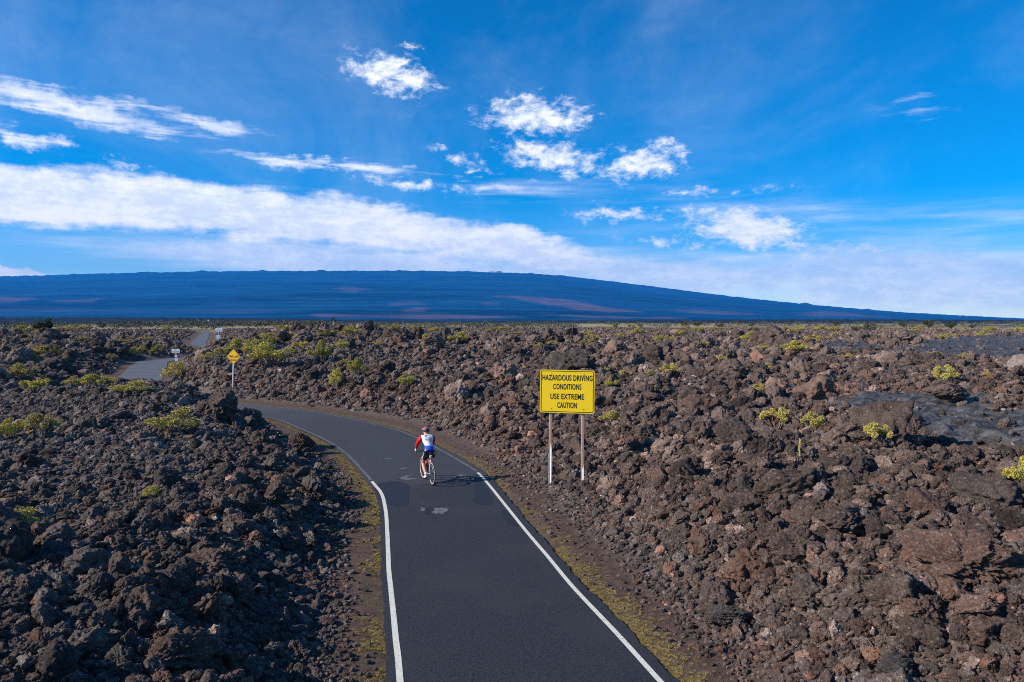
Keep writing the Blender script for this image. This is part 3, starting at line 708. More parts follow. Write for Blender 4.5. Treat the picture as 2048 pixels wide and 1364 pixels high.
def build_mountain():
    nu, nr = 1500, 300
    px = np.linspace(-1150, 2950, nu); t = np.linspace(0, 1, nr)
    Y = np.concatenate([5200 + 14800 * t, 20000 + np.array([250, 600, 1000, 1600])])
    ry = np.interp(px, [p[0] for p in RIDGE], [p[1] for p in RIDGE])
    rj = (fbm(px / 9, px * 0, 1, 3, 3) - .5) * 2.0
    rk = np.zeros(px.shape)
    for c, h, w in ((150,1.2,8),(290,1.6,14),(405,2.2,12),(527,2.6,9),(643,2.2,10),(697,1.2,5),(797,1.2,7),(1610,2.2,12),(1735,1.5,8),(1000,.8,12)):
        rk = rk + h * np.clip(1 - np.abs(px - c) / w, 0, 1) ** .7
    el = np.array([ray(p, y).z / ray(p, y).y for p, y in zip(px, ry)])
    tt = np.concatenate([t ** 1.12, [.99, .95, .8, .2]])
    U, YY = np.meshgrid((px - 1024) / FPX, Y); E, T = np.meshgrid(el, tt)
    X = U * YY; Z = -12 + (CAM_H + 12 + E * 20000) * T
    mid = np.minimum(T, 1 - T) * 4
    Z = Z + (rj + rk)[None] * 20000 / FPX * ss(T, .90, .985)
    Z = Z + (fbm(X, YY, 1300, 5, 9) - .5) * 60 * np.clip(mid, 0, 1) + (fbm(X, YY * .35, 260, 4, 19) - .5) * 18 * np.clip(T * 3, 0, 1) * (T < .985)
    idx = np.arange(X.size).reshape(X.shape)
    F = np.stack([idx[:-1, :-1], idx[:-1, 1:], idx[1:, 1:], idx[1:, :-1]], -1).reshape(-1, 4)
    # where the lava flows lie, from the slope's own position
    sx = 1024 + FPX * X / YY; sy = 642 - FPX * (Z - CAM_H) / YY
    fl = np.zeros(X.shape)
    for P, w in FLOWS:
        sd = poly_sd(sx.ravel(), (sy.ravel() * 4), [(a, b * 4) for a, b in P]).reshape(X.shape) + (fbm(X, YY * .6, 500, 5, 29) - .5) * 44
        fl = np.maximum(fl, ss(sd, -7, 9) * w * .75)
    snow = ((T > .945) & (sx > 815) & (sx < 1115)) * ss(fbm(X, YY * .3, 260, 4, 39) + ss(T, .96, 1.0) * .36 - np.clip(np.abs(sx - 960) - 90, 0, 99) * .002, .52, .60)
    me = mesh_np('volcano', np.stack([X.ravel(), YY.ravel(), Z.ravel()], 1), F, True, None, dict(flow=fl, snow=snow))
    def b_(t, b):
        P = geopos(t)
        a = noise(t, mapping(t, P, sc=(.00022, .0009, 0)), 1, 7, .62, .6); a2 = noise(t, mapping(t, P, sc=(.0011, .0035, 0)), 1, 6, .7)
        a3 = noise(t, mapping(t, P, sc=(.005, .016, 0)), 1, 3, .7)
        c = mix(t, sstep(t, a, .35, .62), (.002, .030, .085), (.006, .066, .170))  # blue of the distant air haze painted into the slope's base colour
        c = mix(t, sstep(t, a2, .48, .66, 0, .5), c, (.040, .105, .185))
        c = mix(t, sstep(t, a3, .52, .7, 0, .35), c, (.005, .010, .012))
        c = mix(t, M_(t, 'MULTIPLY', attr(t, 'flow'), sstep(t, M_(t, 'ADD', M_(t, 'MULTIPLY', a2, .6), M_(t, 'MULTIPLY', a3, .4)), .40, .56, .15, .9)), c, (.21, .13, .15))
        c = mix(t, attr(t, 'snow'), c, (.85, .85, .88))
        t.links.new(c, b.inputs['Base Color'])
    me.materials.append(material('volcano_slope_haze_tint', b_, rough=1, spec=0))
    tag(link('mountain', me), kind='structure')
build_mountain()
def build_hills():
    px = np.linspace(-900, 2900, 1100); Y = np.array([2300, 2500, 2700, 2900, 3100, 3300, 3600, 4200, 5400.])
    hy = np.interp(px, [-900, 0, 300, 560, 700, 900, 1100, 1400, 1550, 1700, 2048, 2900], [634, 634.5, 634.5, 636.5, 640, 642, 641, 640, 638.5, 638.5, 640.0, 640])
    hy = hy - (fbm(px / 7, px * 0, 1, 4, 13) - .5) * 2.4
    T = np.array([0, .12, .3, .5, .75, 1, .97, .7, -.3])
    H = CAM_H + (642 - hy) / FPX * 3300 + 6
    X = np.outer(Y, (px - 1024) / FPX); Z = -6.3 + np.outer(T, H); YY = np.repeat(Y[:, None], len(px), 1)
    Z = Z + (fbm(X, YY, 45, 3, 23) - .5) * 4 * (np.clip(T, 0, 1) * (T < .99))[:, None]
    idx = np.arange(X.size).reshape(X.shape)
    F = np.stack([idx[:-1, :-1], idx[:-1, 1:], idx[1:, 1:], idx[1:, :-1]], -1).reshape(-1, 4)
    def b_(t, b):
        P = geopos(t); a = noise(t, mapping(t, P, sc=(.02, .05, .2)), 1, 6, .75)
        t.links.new(mix(t, sstep(t, a, .4, .68), (.008, .012, .018), (.050, .055, .050)), b.inputs['Base Color'])
    me = mesh_np('hills', np.stack([X.ravel(), YY.ravel(), Z.ravel()], 1), F, True, material('dark_flow_hills', b_, rough=1, spec=0))
    tag(link('hills', me), kind='structure')
build_hills()
HAZE_COL = (.03, .34, 1.0); HAZE_D = 3.2e-5
def build_haze():
    m = bpy.data.materials.new('haze'); m.use_nodes = True; t = m.node_tree; t.nodes.clear()
    o = N(t, 'ShaderNodeOutputMaterial'); v = N(t, 'ShaderNodeVolumePrincipled')
    v.inputs['Color'].default_value = (*HAZE_COL, 1); v.inputs['Density'].default_value = HAZE_D; v.inputs['Anisotropy'].default_value = 0.0
    t.links.new(v.outputs[0], o.inputs['Volume'])
    b = MB().box((0, 9500, 810), (70000, 25000, 1660)).build('haze', m)
    tag(b, kind='stuff'); b['label'] = 'clear blue air haze between the road and the far volcano'; b['category'] = 'haze'
build_haze()

# ------------------------------------------------------------------ shrubs
def fol_b(t, b):
    dry = attr(t, 'dry', 'OBJECT'); olive = attr(t, 'olive', 'OBJECT')
    P = objco(t); n = noise(t, P, 9, 3, .7); n2 = noise(t, geopos(t), 14, 3, .7)
    c = mix(t, n2, (.32, .27, .04), (.72, .60, .13))
    c = mix(t, dry, c, mix(t, n2, (.36, .25, .07), (.62, .49, .19)))
    c = mix(t, olive, c, mix(t, n2, (.020, .026, .014), (.075, .085, .040)))
    c = mix(t, sstep(t, n, .30, .45, .4, 0), c, (.14, .14, .04))
    t.links.new(c, b.inputs['Base Color'])
M_FOL = material('shrub_leaves', fol_b, rough=.7, spec=.2)
M_STEM = material('shrub_stem', worn((.16,.12,.09), (.30,.26,.22), .4, .6, 30), rough=.9)
def leaves(rnd, centres, n, rad, size):
    C = np.array([c[:3] for c in centres]); Rr = np.array([c[3] for c in centres]); w = Rr ** 2 / (Rr ** 2).sum()
    k = rnd.choice(len(C), n, p=w); d = rnd.normal(size=(n, 3)); d /= np.linalg.norm(d, axis=1)[:, None]
    p = C[k] + d * (Rr[k] * rnd.uniform(.35, 1.0, n) ** .5)[:, None] * [1, 1, .8]
    u = rnd.normal(size=(n, 3)) + d * .8 + [0, 0, .5]; u /= np.linalg.norm(u, axis=1)[:, None]
    v = np.cross(u, rnd.normal(size=(n, 3))); v /= np.linalg.norm(v, axis=1)[:, None]
    s = (size * rnd.uniform(.6, 1.4, n))[:, None]
    V = np.stack([p - u * s, p + v * s * .5, p + u * s, p - v * s * .5], 1).reshape(-1, 3)
    return V, np.arange(n * 4).reshape(-1, 4)
SHR = []
for k in range(7):
    rnd = np.random.RandomState(40 + k); cs = []
    for i in range(16):
        a = rnd.uniform(0, 6.28); r = .40 * math.sqrt(rnd.uniform(0, 1)); top = .50 * (1 - (r / .5) ** 2) + .10
        cs.append((r * math.cos(a), r * math.sin(a), top * rnd.uniform(.55, 1.0), rnd.uniform(.07, .15)))
    V, F = leaves(rnd, cs, 3600, 1, .021)
    st = MB()
    for c in cs:
        m = (c[0] * .5 + rnd.uniform(-.04, .04), c[1] * .5, c[2] * .45)
        st.tube([(c[0] * .1, c[1] * .1, -.12), m, (c[0], c[1], c[2])], [.014, .010, .004], 5)
        for _ in range(3):
            e = rnd.normal(size=3) * c[3] * .7; st.tube([(c[0], c[1], c[2]), (c[0]+e[0], c[1]+e[1], c[2]+abs(e[2])+c[3]*.6)], [.004, .002], 4)
    so_ = st.build('stem', M_STEM); sm = so_.data; bpy.data.objects.remove(so_)
    SHR.append((mesh_np('foliage', V, F, False, M_FOL), sm))
def shrub(px, py, w, h, label, v=0, dry=0, olive=0, group=None, world=None):
    x, y, z = world or ground_at(px, py); W_ = w / FPX * y; H_ = h / FPX * y
    o = thing('shrub', label, 'shrub', (x, y + W_ * .12, z + H_ * .12), v * 1.7, group); o.scale = (W_ * 1.2, W_ * 1.05, H_ * 1.75)
    fm, sm = SHR[v % 7]
    f = link('foliage', fm, o); f['dry'] = float(dry); f['olive'] = float(olive)
    link('stem', sm, o)
    return o
YG = 'bushy yellow-green shrub '
SL = [(20,880,62,36,'bright green-yellow shrub cut by the left edge beside the tawny bush',0,.1,0),
 (80,878,66,46,'tawny yellow bush on the left gravel slope, right of the green one at the edge',1,.85,0),
 (345,873,92,46,'wide pale dry bush on the left gravel slope below the road bend',2,.55,.1),
 (303,998,40,22,'small lone yellow shrub among the brown rocks of the left berm',3,.2,0),
 (36,1070,92,40,'spreading yellow shrub low on the left edge of the gravel slope',4,.5,0),
 (66,790,80,28,'green-yellow shrub on the left slope just below the rounded ochre one',5,.05,0),
 (42,760,54,28,'rounded ochre shrub at the far left, above the green-yellow one',6,.7,0),
 (150,778,50,22,'ochre shrub at the left end of the row before the grey road stretch',0,.8,0),
 (192,780,66,28,'full yellow shrub touching the left edge of the grey road stretch',1,.25,0),
 (259,790,70,24,'low slanting yellow shrub on the bank right of the grey road stretch',2,.3,0),
 (350,763,62,34,'yellow shrub below the small white plates beside the road',3,.35,0),
 (112,720,24,22,'round olive shrub on the far left field',4,.3,.5),(118,738,38,24,'pale wispy shrub below the round olive one',5,.6,.2),
 (147,714,24,12,'small yellow shrub right of the round olive one',6,.2,0),(173,711,20,10,'small flat yellow shrub in the far left field, third from the olive one',0,.4,0),
 (222,723,24,14,'pale ochre shrub above the grey road stretch',1,.8,0),(262,715,26,18,'green-yellow shrub on the far bank left of the road, before the dirt area',2,.1,0),
 (283,705,22,10,'flat yellow shrub behind the green-yellow one on the far bank',3,.4,0),(315,713,26,18,'domed yellow shrub on the dark hump beside the dirt area',4,.2,.2),
 (300,713,16,12,'tiny yellow shrub left of the domed one on the dark hump',5,.3,0),
 (537,729,86,40,'largest yellow-green shrub on the mound behind the diamond sign',6,.1,0),(500,716,44,24,'yellow-green shrub joining the largest one to the diamond sign',0,.15,0),
 (482,706,50,26,'yellow-green shrub directly above the diamond sign',1,.2,0),(461,706,28,16,'small shrub left above the diamond sign',2,.3,0),
 (530,694,64,24,'broad olive-yellow shrub higher on the mound above the largest one',3,.1,.25),(582,684,34,14,'low yellow shrub to the right of the broad olive-yellow one',4,.3,0),
 (601,704,42,20,'low yellow shrub right of the largest one on the mound',5,.35,0),(645,722,40,36,'tall olive-yellow shrub on the right flank of the mound',6,.1,.3),
 (684,702,32,18,'bright yellow shrub right behind the tall olive-yellow one',0,.2,0),(712,684,16,9,'tiny yellow shrub on the mound crest right of the bright one',1,.2,0),
 (650,676,20,14,'small olive shrub high on the mound crest',2,.1,.5),(672,784,34,38,'vivid green-yellow shrub on the slope above the road curve',3,0,0),
 (714,764,42,38,'round olive-topped shrub upper right of the vivid green one',4,.1,.25),(700,776,16,10,'tiny yellow shrub between the vivid green and the olive-topped one',5,.1,0),
 (728,768,22,16,'small yellow shrub at the foot of the olive-topped one',6,.2,0),(813,775,42,22,'olive-yellow shrub alone on the slope above the road curve, before the cyclist',0,.2,.2),
 (860,687,40,16,'flat yellow-green shrub in the far middle of the lava field',1,.1,.1),(916,688,38,20,'larger yellow-green shrub right of the flat one in the far middle',2,.15,.1),
 (758,692,22,10,'small pale shrub in the far field right of the mound',3,.4,0),(1079,700,28,12,'yellow shrub in front of the lone pale grey boulder',4,.1,0),
 (1010,690,22,9,'small yellow shrub left of the lone pale grey boulder',5,.2,0),
 (1221,778,30,18,'yellow-green shrub just right of the top of the yellow rectangular sign',6,.2,0),(1213,750,16,14,'small vivid shrub behind the right top corner of the yellow rectangular sign',0,0,0),
 (1253,754,34,12,'low yellow shrub between the sign and the domed green one',1,.2,0),(1297,756,30,13,'low olive-yellow shrub left of the domed green one',2,.2,.1),
 (1342,753,46,22,'domed yellow-green shrub beyond the low dark dome boulder, right of the sign',3,.05,0),(1224,856,60,28,'pale dry shrub among rocks to the right of the sign posts',4,.75,0),
 (1301,786,34,9,'dry tuft shrub on top of the low dark dome boulder',5,.6,0),(1590,708,60,24,'wide yellow-green shrub far back right of centre',6,.1,0),
 (1526,702,32,11,'flat yellow shrub left of the wide one far back',0,.2,0),(1445,726,26,11,'yellow shrub behind the low dark hump, right of it',1,.2,0),
 (1531,742,38,13,'flat olive-yellow shrub in front of the wide one far back',2,.2,.1),(1520,786,32,14,'small yellow shrub left of the rust-red hollow',3,.2,0),
 (1566,778,20,12,'dry thin shrub right above the small yellow one near the rust-red hollow',4,.7,0),
 (1556,866,64,44,'pale yellow bush behind the right end of the dark leaning slab',5,.5,0),(1592,866,44,30,'dry yellow bush in the middle of the three behind the leaning slab',6,.6,0),
 (1630,866,50,36,'yellow-green bush at the right of the three behind the leaning slab',0,.4,0),(1760,896,58,44,'leaning yellow bush in front of the near black lava sheet',1,.3,0),
 (2046,980,60,54,'vivid yellow-green bush cut by the right edge of the frame',2,0,0),(1893,770,50,32,'spiky yellow bush behind the wide pale brown boulder',3,.2,0),
 (1977,756,26,10,'small flat yellow shrub right of the spiky one',4,.1,0),(1796,684,28,13,'rounded olive-yellow shrub before the far black lava sheet',5,.1,.2),
 (1930,717,28,10,'ochre shrub below the far black lava sheet',6,.7,0),(1874,713,24,9,'yellow-green shrub below the far black lava sheet, left of the ochre one',0,.1,0),
 (2040,722,20,10,'bright yellow shrub at the right edge below the far black lava sheet',1,0,0),(1695,720,32,9,'flat pale shrub between the two black lava sheets',2,.3,0),
 (52,686,20,9,'small yellow shrub in the far left field under the dark tree',3,.3,0),(40,670,36,16,'pale yellow scrub bush on the far left mound left of the dark tree',4,.4,0),
 (195,680,18,8,'small ochre shrub on the far left field skyline side',5,.6,0),(244,686,28,8,'flat ochre shrub on the left bank before the distant road',6,.7,0),
 (142,662,14,10,'small yellow bush on the far left skyline',0,.4,0),(436,690,26,9,'yellow tuft shrub at the foot of the speed sign',1,.3,0)]
for (px, py, w, h, lab, v, dr, ol) in SL: shrub(px, py, w, h, lab, v, dr, ol)
def far_shrubs():
    rnd = random.Random(21); n = 0
    while n < 165:
        px = rnd.uniform(0, 2048); D = math.exp(rnd.uniform(math.log(38), math.log(330))); X = (px - 1024) / FPX * D
        h, d, side, pah, g = [float(q[0]) for q in fields(np.array([X]), np.array([D]))]
        if d < 4 or pah > .2 or (px > 720 and D < 75): continue
        n += 1; W_ = rnd.uniform(.6, 2.0) * (1 + D / 260)
        grp = 'small shrubs far %s' % ('left' if px < 700 else ('middle' if px < 1250 else 'right'))
        lab = {'small shrubs far left': 'small yellow-green shrub dotted over the far lava left of the picture', 'small shrubs far middle': 'small yellow-green shrub dotted over the far lava in the middle',
               'small shrubs far right': 'small yellow-green shrub dotted over the far lava at the right'}[grp]
        shrub(0, 0, W_ / D * FPX, W_ * rnd.uniform(.25, .5) / D * FPX, lab, n, rnd.uniform(0, .6), rnd.uniform(0, .3), grp, (X, D, h))
far_shrubs()
def stalk():
    x, y, z = ground_at(1599, 932); o = MB(); rnd = random.Random(4)
    o.tube([(0, 0, -.1), (.005, 0, .3), (-.012, 0, .62), (.0, 0, .9)], [.014, .012, .012, .006], 6)
    for k in range(46):
        zz = rnd.uniform(.1, .88); a = rnd.uniform(0, 6.28); o.tube([(0, 0, zz), (.04 * math.cos(a), .04 * math.sin(a), zz + .03)], [.010, .004], 4)
    b = o.build('dry_stalk', material('dry_stalk', worn((.42,.30,.08), (.6,.5,.2), .4, .6, 30)), None, loc=(x, y, z))
    b.scale = (1, 1, 50 / FPX * y / .9); tag(b, 'single tall dry ochre flower stalk standing among the rocks right of centre', 'dry plant')
stalk()

# ------------------------------------------------------------------ dry grass along the verges
M_GRASS = material('dry_grass', worn((.24,.165,.06), (.42,.31,.13), .4, .6, 6), rough=.8)
M_GRASS2 = material('green_grass', worn((.27,.21,.055), (.40,.31,.10), .4, .6, 6), rough=.8)
GP = bpy.data.collections.new('grass_prototypes')
for k in range(6):
    rnd = np.random.RandomState(k); V = []; F = []
    for i in range(46):
        a = rnd.uniform(0, 6.28); r = rnd.uniform(0, .35); l = rnd.uniform(.4, 1.0); q = rnd.uniform(0, 6.28); w = .022
        x, y = r*math.cos(a), r*math.sin(a); lean = rnd.uniform(.2, .9)
        dx, dy = math.cos(q)*w, math.sin(q)*w; b = len(V)
        V += [(x-dx, y-dy, 0), (x+dx, y+dy, 0), (x+math.cos(a)*lean*l, y+math.sin(a)*lean*l, l*.55)]; F.append((b, b+1, b+2))
    GP.objects.link(bpy.data.objects.new('tuft_%d' % k, mesh_np('tuft', V, F, False, M_GRASS if k % 3 else M_GRASS2)))
def grass():
    rs = np.random.RandomState(3); P = []; n = 15000
    for E, O, s in ((LE, RE, 1), (RE, LE, 2)):
        i = rs.randint(0, len(E) - 2, n); m = (E[i][:, 1] < 110) & (E[i][:, 1] > 6)
        f = rs.uniform(0, 1, n)[:, None]; p = E[i] * (1 - f) + E[i+1] * f; q = p - (O[i] * (1 - f) + O[i+1] * f); q /= np.linalg.norm(q, axis=1)[:, None]
        off = np.abs(rs.normal(0, .24 if s == 1 else .26, n)) + .01; p = p + q * off[:, None]
        patch = .5 * fbm(p[:, 0] + 50 * s, p[:, 1], 1.9, 2, 66) + .5 * fbm(p[:, 0] + 50 * s, p[:, 1], .35, 2, 67)
        bias = np.where(s == 1, np.where(p[:, 1] < 14, .10, -.06), -.02)
        k = m & ((patch > .47 + bias + off * .10) & (rs.uniform(0, 1, len(off)) < .75)); P.append(p[k])
    P = np.vstack(P); h = fields(P[:, 0], P[:, 1])[0]; n = len(P)
    sc = np.repeat((rs.uniform(.03, .075, n))[:, None], 3, 1); rot = np.zeros((n, 3)); rot[:, 2] = rs.uniform(0, 6.28, n)
    o = scatter('dry_grass', np.column_stack([P, h + .004]), sc, rot, rs.randint(0, 6, n), GP, {})
    tag(o, 'yellow dry grass growing in a broken strip along both edges of the asphalt', 'grass', kind='stuff')
grass()

# ------------------------------------------------------------------ trees and far scrub
M_TREE = material('tree_leaves', lambda t, b: t.links.new(mix(t, noise(t, geopos(t), 1.3, 4, .7), (.018, .026, .012), (.085, .095, .040)), b.inputs['Base Color']), rough=.8)
M_TREEP = material('grey_tree_leaves', lambda t, b: t.links.new(mix(t, noise(t, geopos(t), 1.3, 4, .7), (.09, .10, .08), (.22, .22, .17)), b.inputs['Base Color']), rough=.8)
M_BARK = material('pale_bark', worn((.42,.38,.34), (.2,.17,.15), .45, .6, 3), rough=.9)
M_BARKD = material('dark_bark', worn((.07,.05,.04), (.13,.1,.08), .45, .6, 3), rough=.9)
def tree(px, D, pyb, w, h, label, kind='round', seed=0, leaf=None, bark=None, group=None, n=1500, cat='tree'):
    X = (px - 1024) / FPX * D; z = hz(X, D) if D < 450 else 0.0
    W_ = w / FPX * D; zt = CAM_H + (642 - (pyb - h)) / FPX * D; H_ = max(zt - z, .4)
    rnd = np.random.RandomState(seed); o = thing('tree' if cat == 'tree' else 'bush', label, cat, (X, D, z), 0, group); cs = []
    st = MB(); lo = {'round': .25, 'open': .62, 'flat': .55}[kind]; k = {'round': 14, 'open': 7, 'flat': 12}[kind]
    st.tube([(0, 0, -.3), (W_*.02, 0, H_*.3), (-W_*.03, 0, H_*(lo+.15))], [W_*.035+.03, W_*.028+.02, W_*.015+.01], 7)
    for i in range(k):
        a = rnd.uniform(0, 6.28); r = .38 * W_ * math.sqrt(rnd.uniform(.05, 1)); zz = H_ * rnd.uniform(lo, .90) if kind != 'round' else H_ * (lo + (.92-lo) * rnd.uniform(.1, 1) * math.sqrt(max(.05, 1-(r/(.5*W_))**2)))
        rr = {'round': .17, 'open': .13, 'flat': .14}[kind] * W_ * rnd.uniform(.7, 1.2)
        cs.append((r*math.cos(a), r*math.sin(a), zz, rr)); st.tube([(0, 0, H_*lo*.6), (r*.5*math.cos(a), r*.5*math.sin(a), (zz+H_*lo*.6)*.5), (r*math.cos(a), r*math.sin(a), zz)], [W_*.018+.012, W_*.012+.008, .006], 5)
    V, F = leaves(rnd, cs, n, 1, W_ * .030)
    link('crown', mesh_np('crown', V, F, False, leaf or M_TREE), o); st.build('trunk', bark or M_BARKD, o)
    return o
tree(86, 92, 668, 42, 34, 'dark spreading tree on the crest of the far left mound', 'flat', 1, n=2600)
tree(667, 240, 652, 16, 22, 'lone tall pale-trunked tree on the plain right of the mound', 'open', 2, None, M_BARK)
tree(667, 200, 656, 11, 10, 'small olive tree directly below the lone tall tree', 'round', 3)
tree(628, 96, 654, 17, 14, 'dark round bush on the right end of the mound crest', 'round', 4, cat='bush')
tree(686, 190, 660, 16, 11, 'dark flat-topped tree right of the lone tall tree', 'flat', 5)
tree(1857, 300, 654, 24, 17, 'round dark tree on the right skyline, left one of the close pair', 'round', 6, n=2400)
tree(1902, 300, 655, 26, 15, 'round dark tree on the right skyline, right one of the close pair', 'round', 7, n=2400)
tree(2006, 170, 668, 20, 18, 'pale leafless-looking tree with a white trunk above the far black lava sheet', 'open', 8, M_TREEP, M_BARK, n=500)
for i, (px, y, w, h, kd, lf, lab) in enumerate([(1369,650,22,11,'round',M_TREE,'grey-green tree clump, first from the left on the right half of the skyline'),(1395,650,22,7,'flat',M_TREE,'low wide tree clump just right of the first skyline clump'),
 (1481,651,15,15,'flat',M_TREE,'tall dark forked tree on the skyline right of centre'),(1440,650,22,8,'round',M_TREE,'low round tree left of the tall dark forked tree'),(1503,651,14,7,'round',M_TREE,'small round tree right of the tall dark forked tree'),
 (1546,656,22,9,'round',M_TREE,'low dark round tree in front of the yellow plain'),(1591,650,8,8,'open',M_TREEP,'tiny pale tree on the skyline left of the hump-backed bushes'),(1508,666,24,11,'round',M_TREE,'dark bush on the lava in front of the tall forked tree'),
 (1669,652,20,12,'flat',M_TREE,'spreading dark tree in the middle of the right skyline'),(1741,655,28,10,'round',M_TREE,'broad low dark tree left of the close round pair'),(1714,662,26,10,'round',M_TREE,'broad dark bush on the lava before the broad low tree'),
 (1808,652,24,8,'flat',M_TREE,'flat dark tree between the broad low tree and the close pair'),(1335,652,20,9,'round',M_TREEP,'pale grey tree clump left of the first skyline clump'),(1280,652,18,8,'round',M_TREEP,'pale grey tree clump farthest left on the right half of the skyline'),
 (1230,651,14,6,'round',M_TREE,'tiny dark tree on the skyline above the yellow rectangular sign'),(1943,654,14,6,'round',M_TREE,'small dark tree right of the close round pair'),(205,650,22,7,'round',M_TREE,'small dark tree on the skyline above the left field')]):
    tree(px, 330 if y < 655 else 200, y, w, h, lab, kd, 20 + i, lf, M_BARK if lf is M_TREEP else None, n=900)
def scrub():
    rs = np.random.RandomState(9); Vs = []; Fs = []; b = 0; cs = []
    for (p0, p1, D0, D1, n) in ((240, 660, 330, 620, 360), (640, 1150, 330, 900, 240), (1150, 2100, 340, 1200, 190), (-40, 260, 360, 800, 120)):
        for i in range(n):
            D = rs.uniform(D0, D1); px = rs.uniform(p0, p1); X = (px - 1024) / FPX * D; w = rs.uniform(1.4, 3.6) * (1 + D / 900)
            z = 1.0 if D > 420 else hz(X, D)
            if p0 == 240: z += 1.2
            for j in range(5): cs.append((X + rs.normal() * w * .9, D + rs.normal() * w * .6, z + w * rs.uniform(.1, .4), w * rs.uniform(.18, .45)))
    V, F = leaves(rs, cs, 90000, 1, .36)
    m = material('scrub_leaves', lambda t, b: t.links.new(mix(t, noise(t, geopos(t), .09, 5, .7), (.030, .034, .028), (.15, .145, .10)), b.inputs['Base Color']), rough=.85)
    tag(link('far_scrub', mesh_np('far_scrub', V, F, False, m)), 'grey-green belt of low scrub on the plain between the lava field and the volcano', 'scrub', kind='stuff')
scrub()

# ------------------------------------------------------------------ signs
M_YEL = material('sign_yellow', worn((.93,.62,.005), (.88,.58,.007), .5, .7, 3), rough=.45, spec=.5)
M_AMB = material('sign_amber', worn((.80,.44,.006), (.74,.40,.008), .5, .7, 3), rough=.45, spec=.5)
M_WHT = material('sign_white', worn((.72,.74,.78), (.60,.62,.66), .5, .7, 3), rough=.5, spec=.5)
M_PINK = material('faded_pink', worn((.72,.50,.58), (.66,.60,.66), .4, .6, 8), rough=.6)
M_BLK = material('sign_black', color=(.012,.012,.014), rough=.5)
M_NAVY = material('sign_navy', color=(.02,.03,.10), rough=.6)
M_BACK = material('sign_metal', color=(.35,.35,.36), rough=.5, metal=.8)
def post_b(rust_lo):
    def f(t, b):
        P = objco(t); sp = N(t, 'ShaderNodeSeparateXYZ'); t.links.new(P, sp.inputs[0])
        n = noise(t, mapping(t, P, sc=(30, 30, 5)), 1, 5, .7)
        k = sstep(t, M_(t, 'ADD', sp.outputs[2], M_(t, 'MULTIPLY', n, .9)), rust_lo, rust_lo + .18)
        side = sstep(t, M_(t, 'ADD', sp.outputs[0], M_(t, 'MULTIPLY', n, .03)), -.01, .022)
        k = M_(t, 'MULTIPLY', k, side)
        t.links.new(mix(t, k, (.74, .74, .75), mix(t, n, (.20, .07, .025), (.42, .17, .05))), b.inputs['Base Color'])
    return f
M_POST = material('painted_post', post_b(1.75), rough=.6); M_POSTR = material('rusty_painted_post', post_b(1.05), rough=.7)
M_POSTW = material('white_post', worn((.70,.72,.78), (.45,.45,.48), .6, .7, 12), rough=.6)
def slab(w, h, r, th, n=5, diamond=False):
    pts = []
    for cx, cz, a0 in ((w/2-r, h/2-r, 0), (-w/2+r, h/2-r, 90), (-w/2+r, -h/2+r, 180), (w/2-r, -h/2+r, 270)):
        for k in range(n + 1):
            a = R(a0 + 90 * k / n); pts.append((cx + r*math.cos(a), cz + r*math.sin(a)))
    if diamond: c = math.cos(R(45)); pts = [((x - z) * c, (x + z) * c) for x, z in pts]
    return pts
def panel(name, pts, th, mat, parent, loc=(0,0,0)):
    m = MB(); n = len(pts)
    m.add([(x, 0, z) for x, z in pts] + [(x, th, z) for x, z in pts], [tuple(range(n)), tuple(reversed(range(n, 2*n)))] + [(i, n+i, n+(i+1) % n, (i+1) % n) for i in range(n)])
    return m.build(name, mat, parent, loc=loc)
def ring(name, A, B, y0, y1, mat, parent):
    m = MB(); n = len(A)
    m.add([(x, y0, z) for x, z in A] + [(x, y0, z) for x, z in B] + [(x, y1, z) for x, z in A] + [(x, y1, z) for x, z in B],
          [(i, (i+1) % n, n+(i+1) % n, n+i) for i in range(n)] + [(i, 2*n+i, 2*n+(i+1) % n, (i+1) % n) for i in range(n)] + [(n+i, n+(i+1) % n, 3*n+(i+1) % n, 3*n+i) for i in range(n)])
    return m.build(name, mat, parent)
def text_mesh(s, w, h, bold=.0, th=.002):
    c = bpy.data.curves.new('t', 'FONT'); c.body = s; c.align_x = 'CENTER'; c.extrude = .02; c.offset = bold; c.space_character = 1.0 + bold * 5
    o = bpy.data.objects.new('t', c); COL.objects.link(o); bpy.context.view_layer.update()
    dg = bpy.context.evaluated_depsgraph_get(); me = bpy.data.meshes.new_from_object(o.evaluated_get(dg))
    bpy.data.objects.remove(o)
    V = np.array([v.co[:] for v in me.vertices]); lo = V.min(0); hi = V.max(0); V = (V - (lo + hi) / 2) / (hi - lo)
    out = np.stack([V[:, 0] * w, -V[:, 2] * th, V[:, 1] * h], 1)
    me.vertices.foreach_set('co', out.astype(np.float32).ravel()); me.update(); me.materials.clear()
    return me
def lettering(s, w, h, x, z, parent, mat, y=-.004, bold=0.0, name='lettering'):
    me = text_mesh(s, w, h, bold); me.materials.append(mat); return link(name, me, parent, (x, y, z))
def offs(w, h, r, inset): return slab(w - 2*inset, h - 2*inset, max(r - inset, .004), 0)
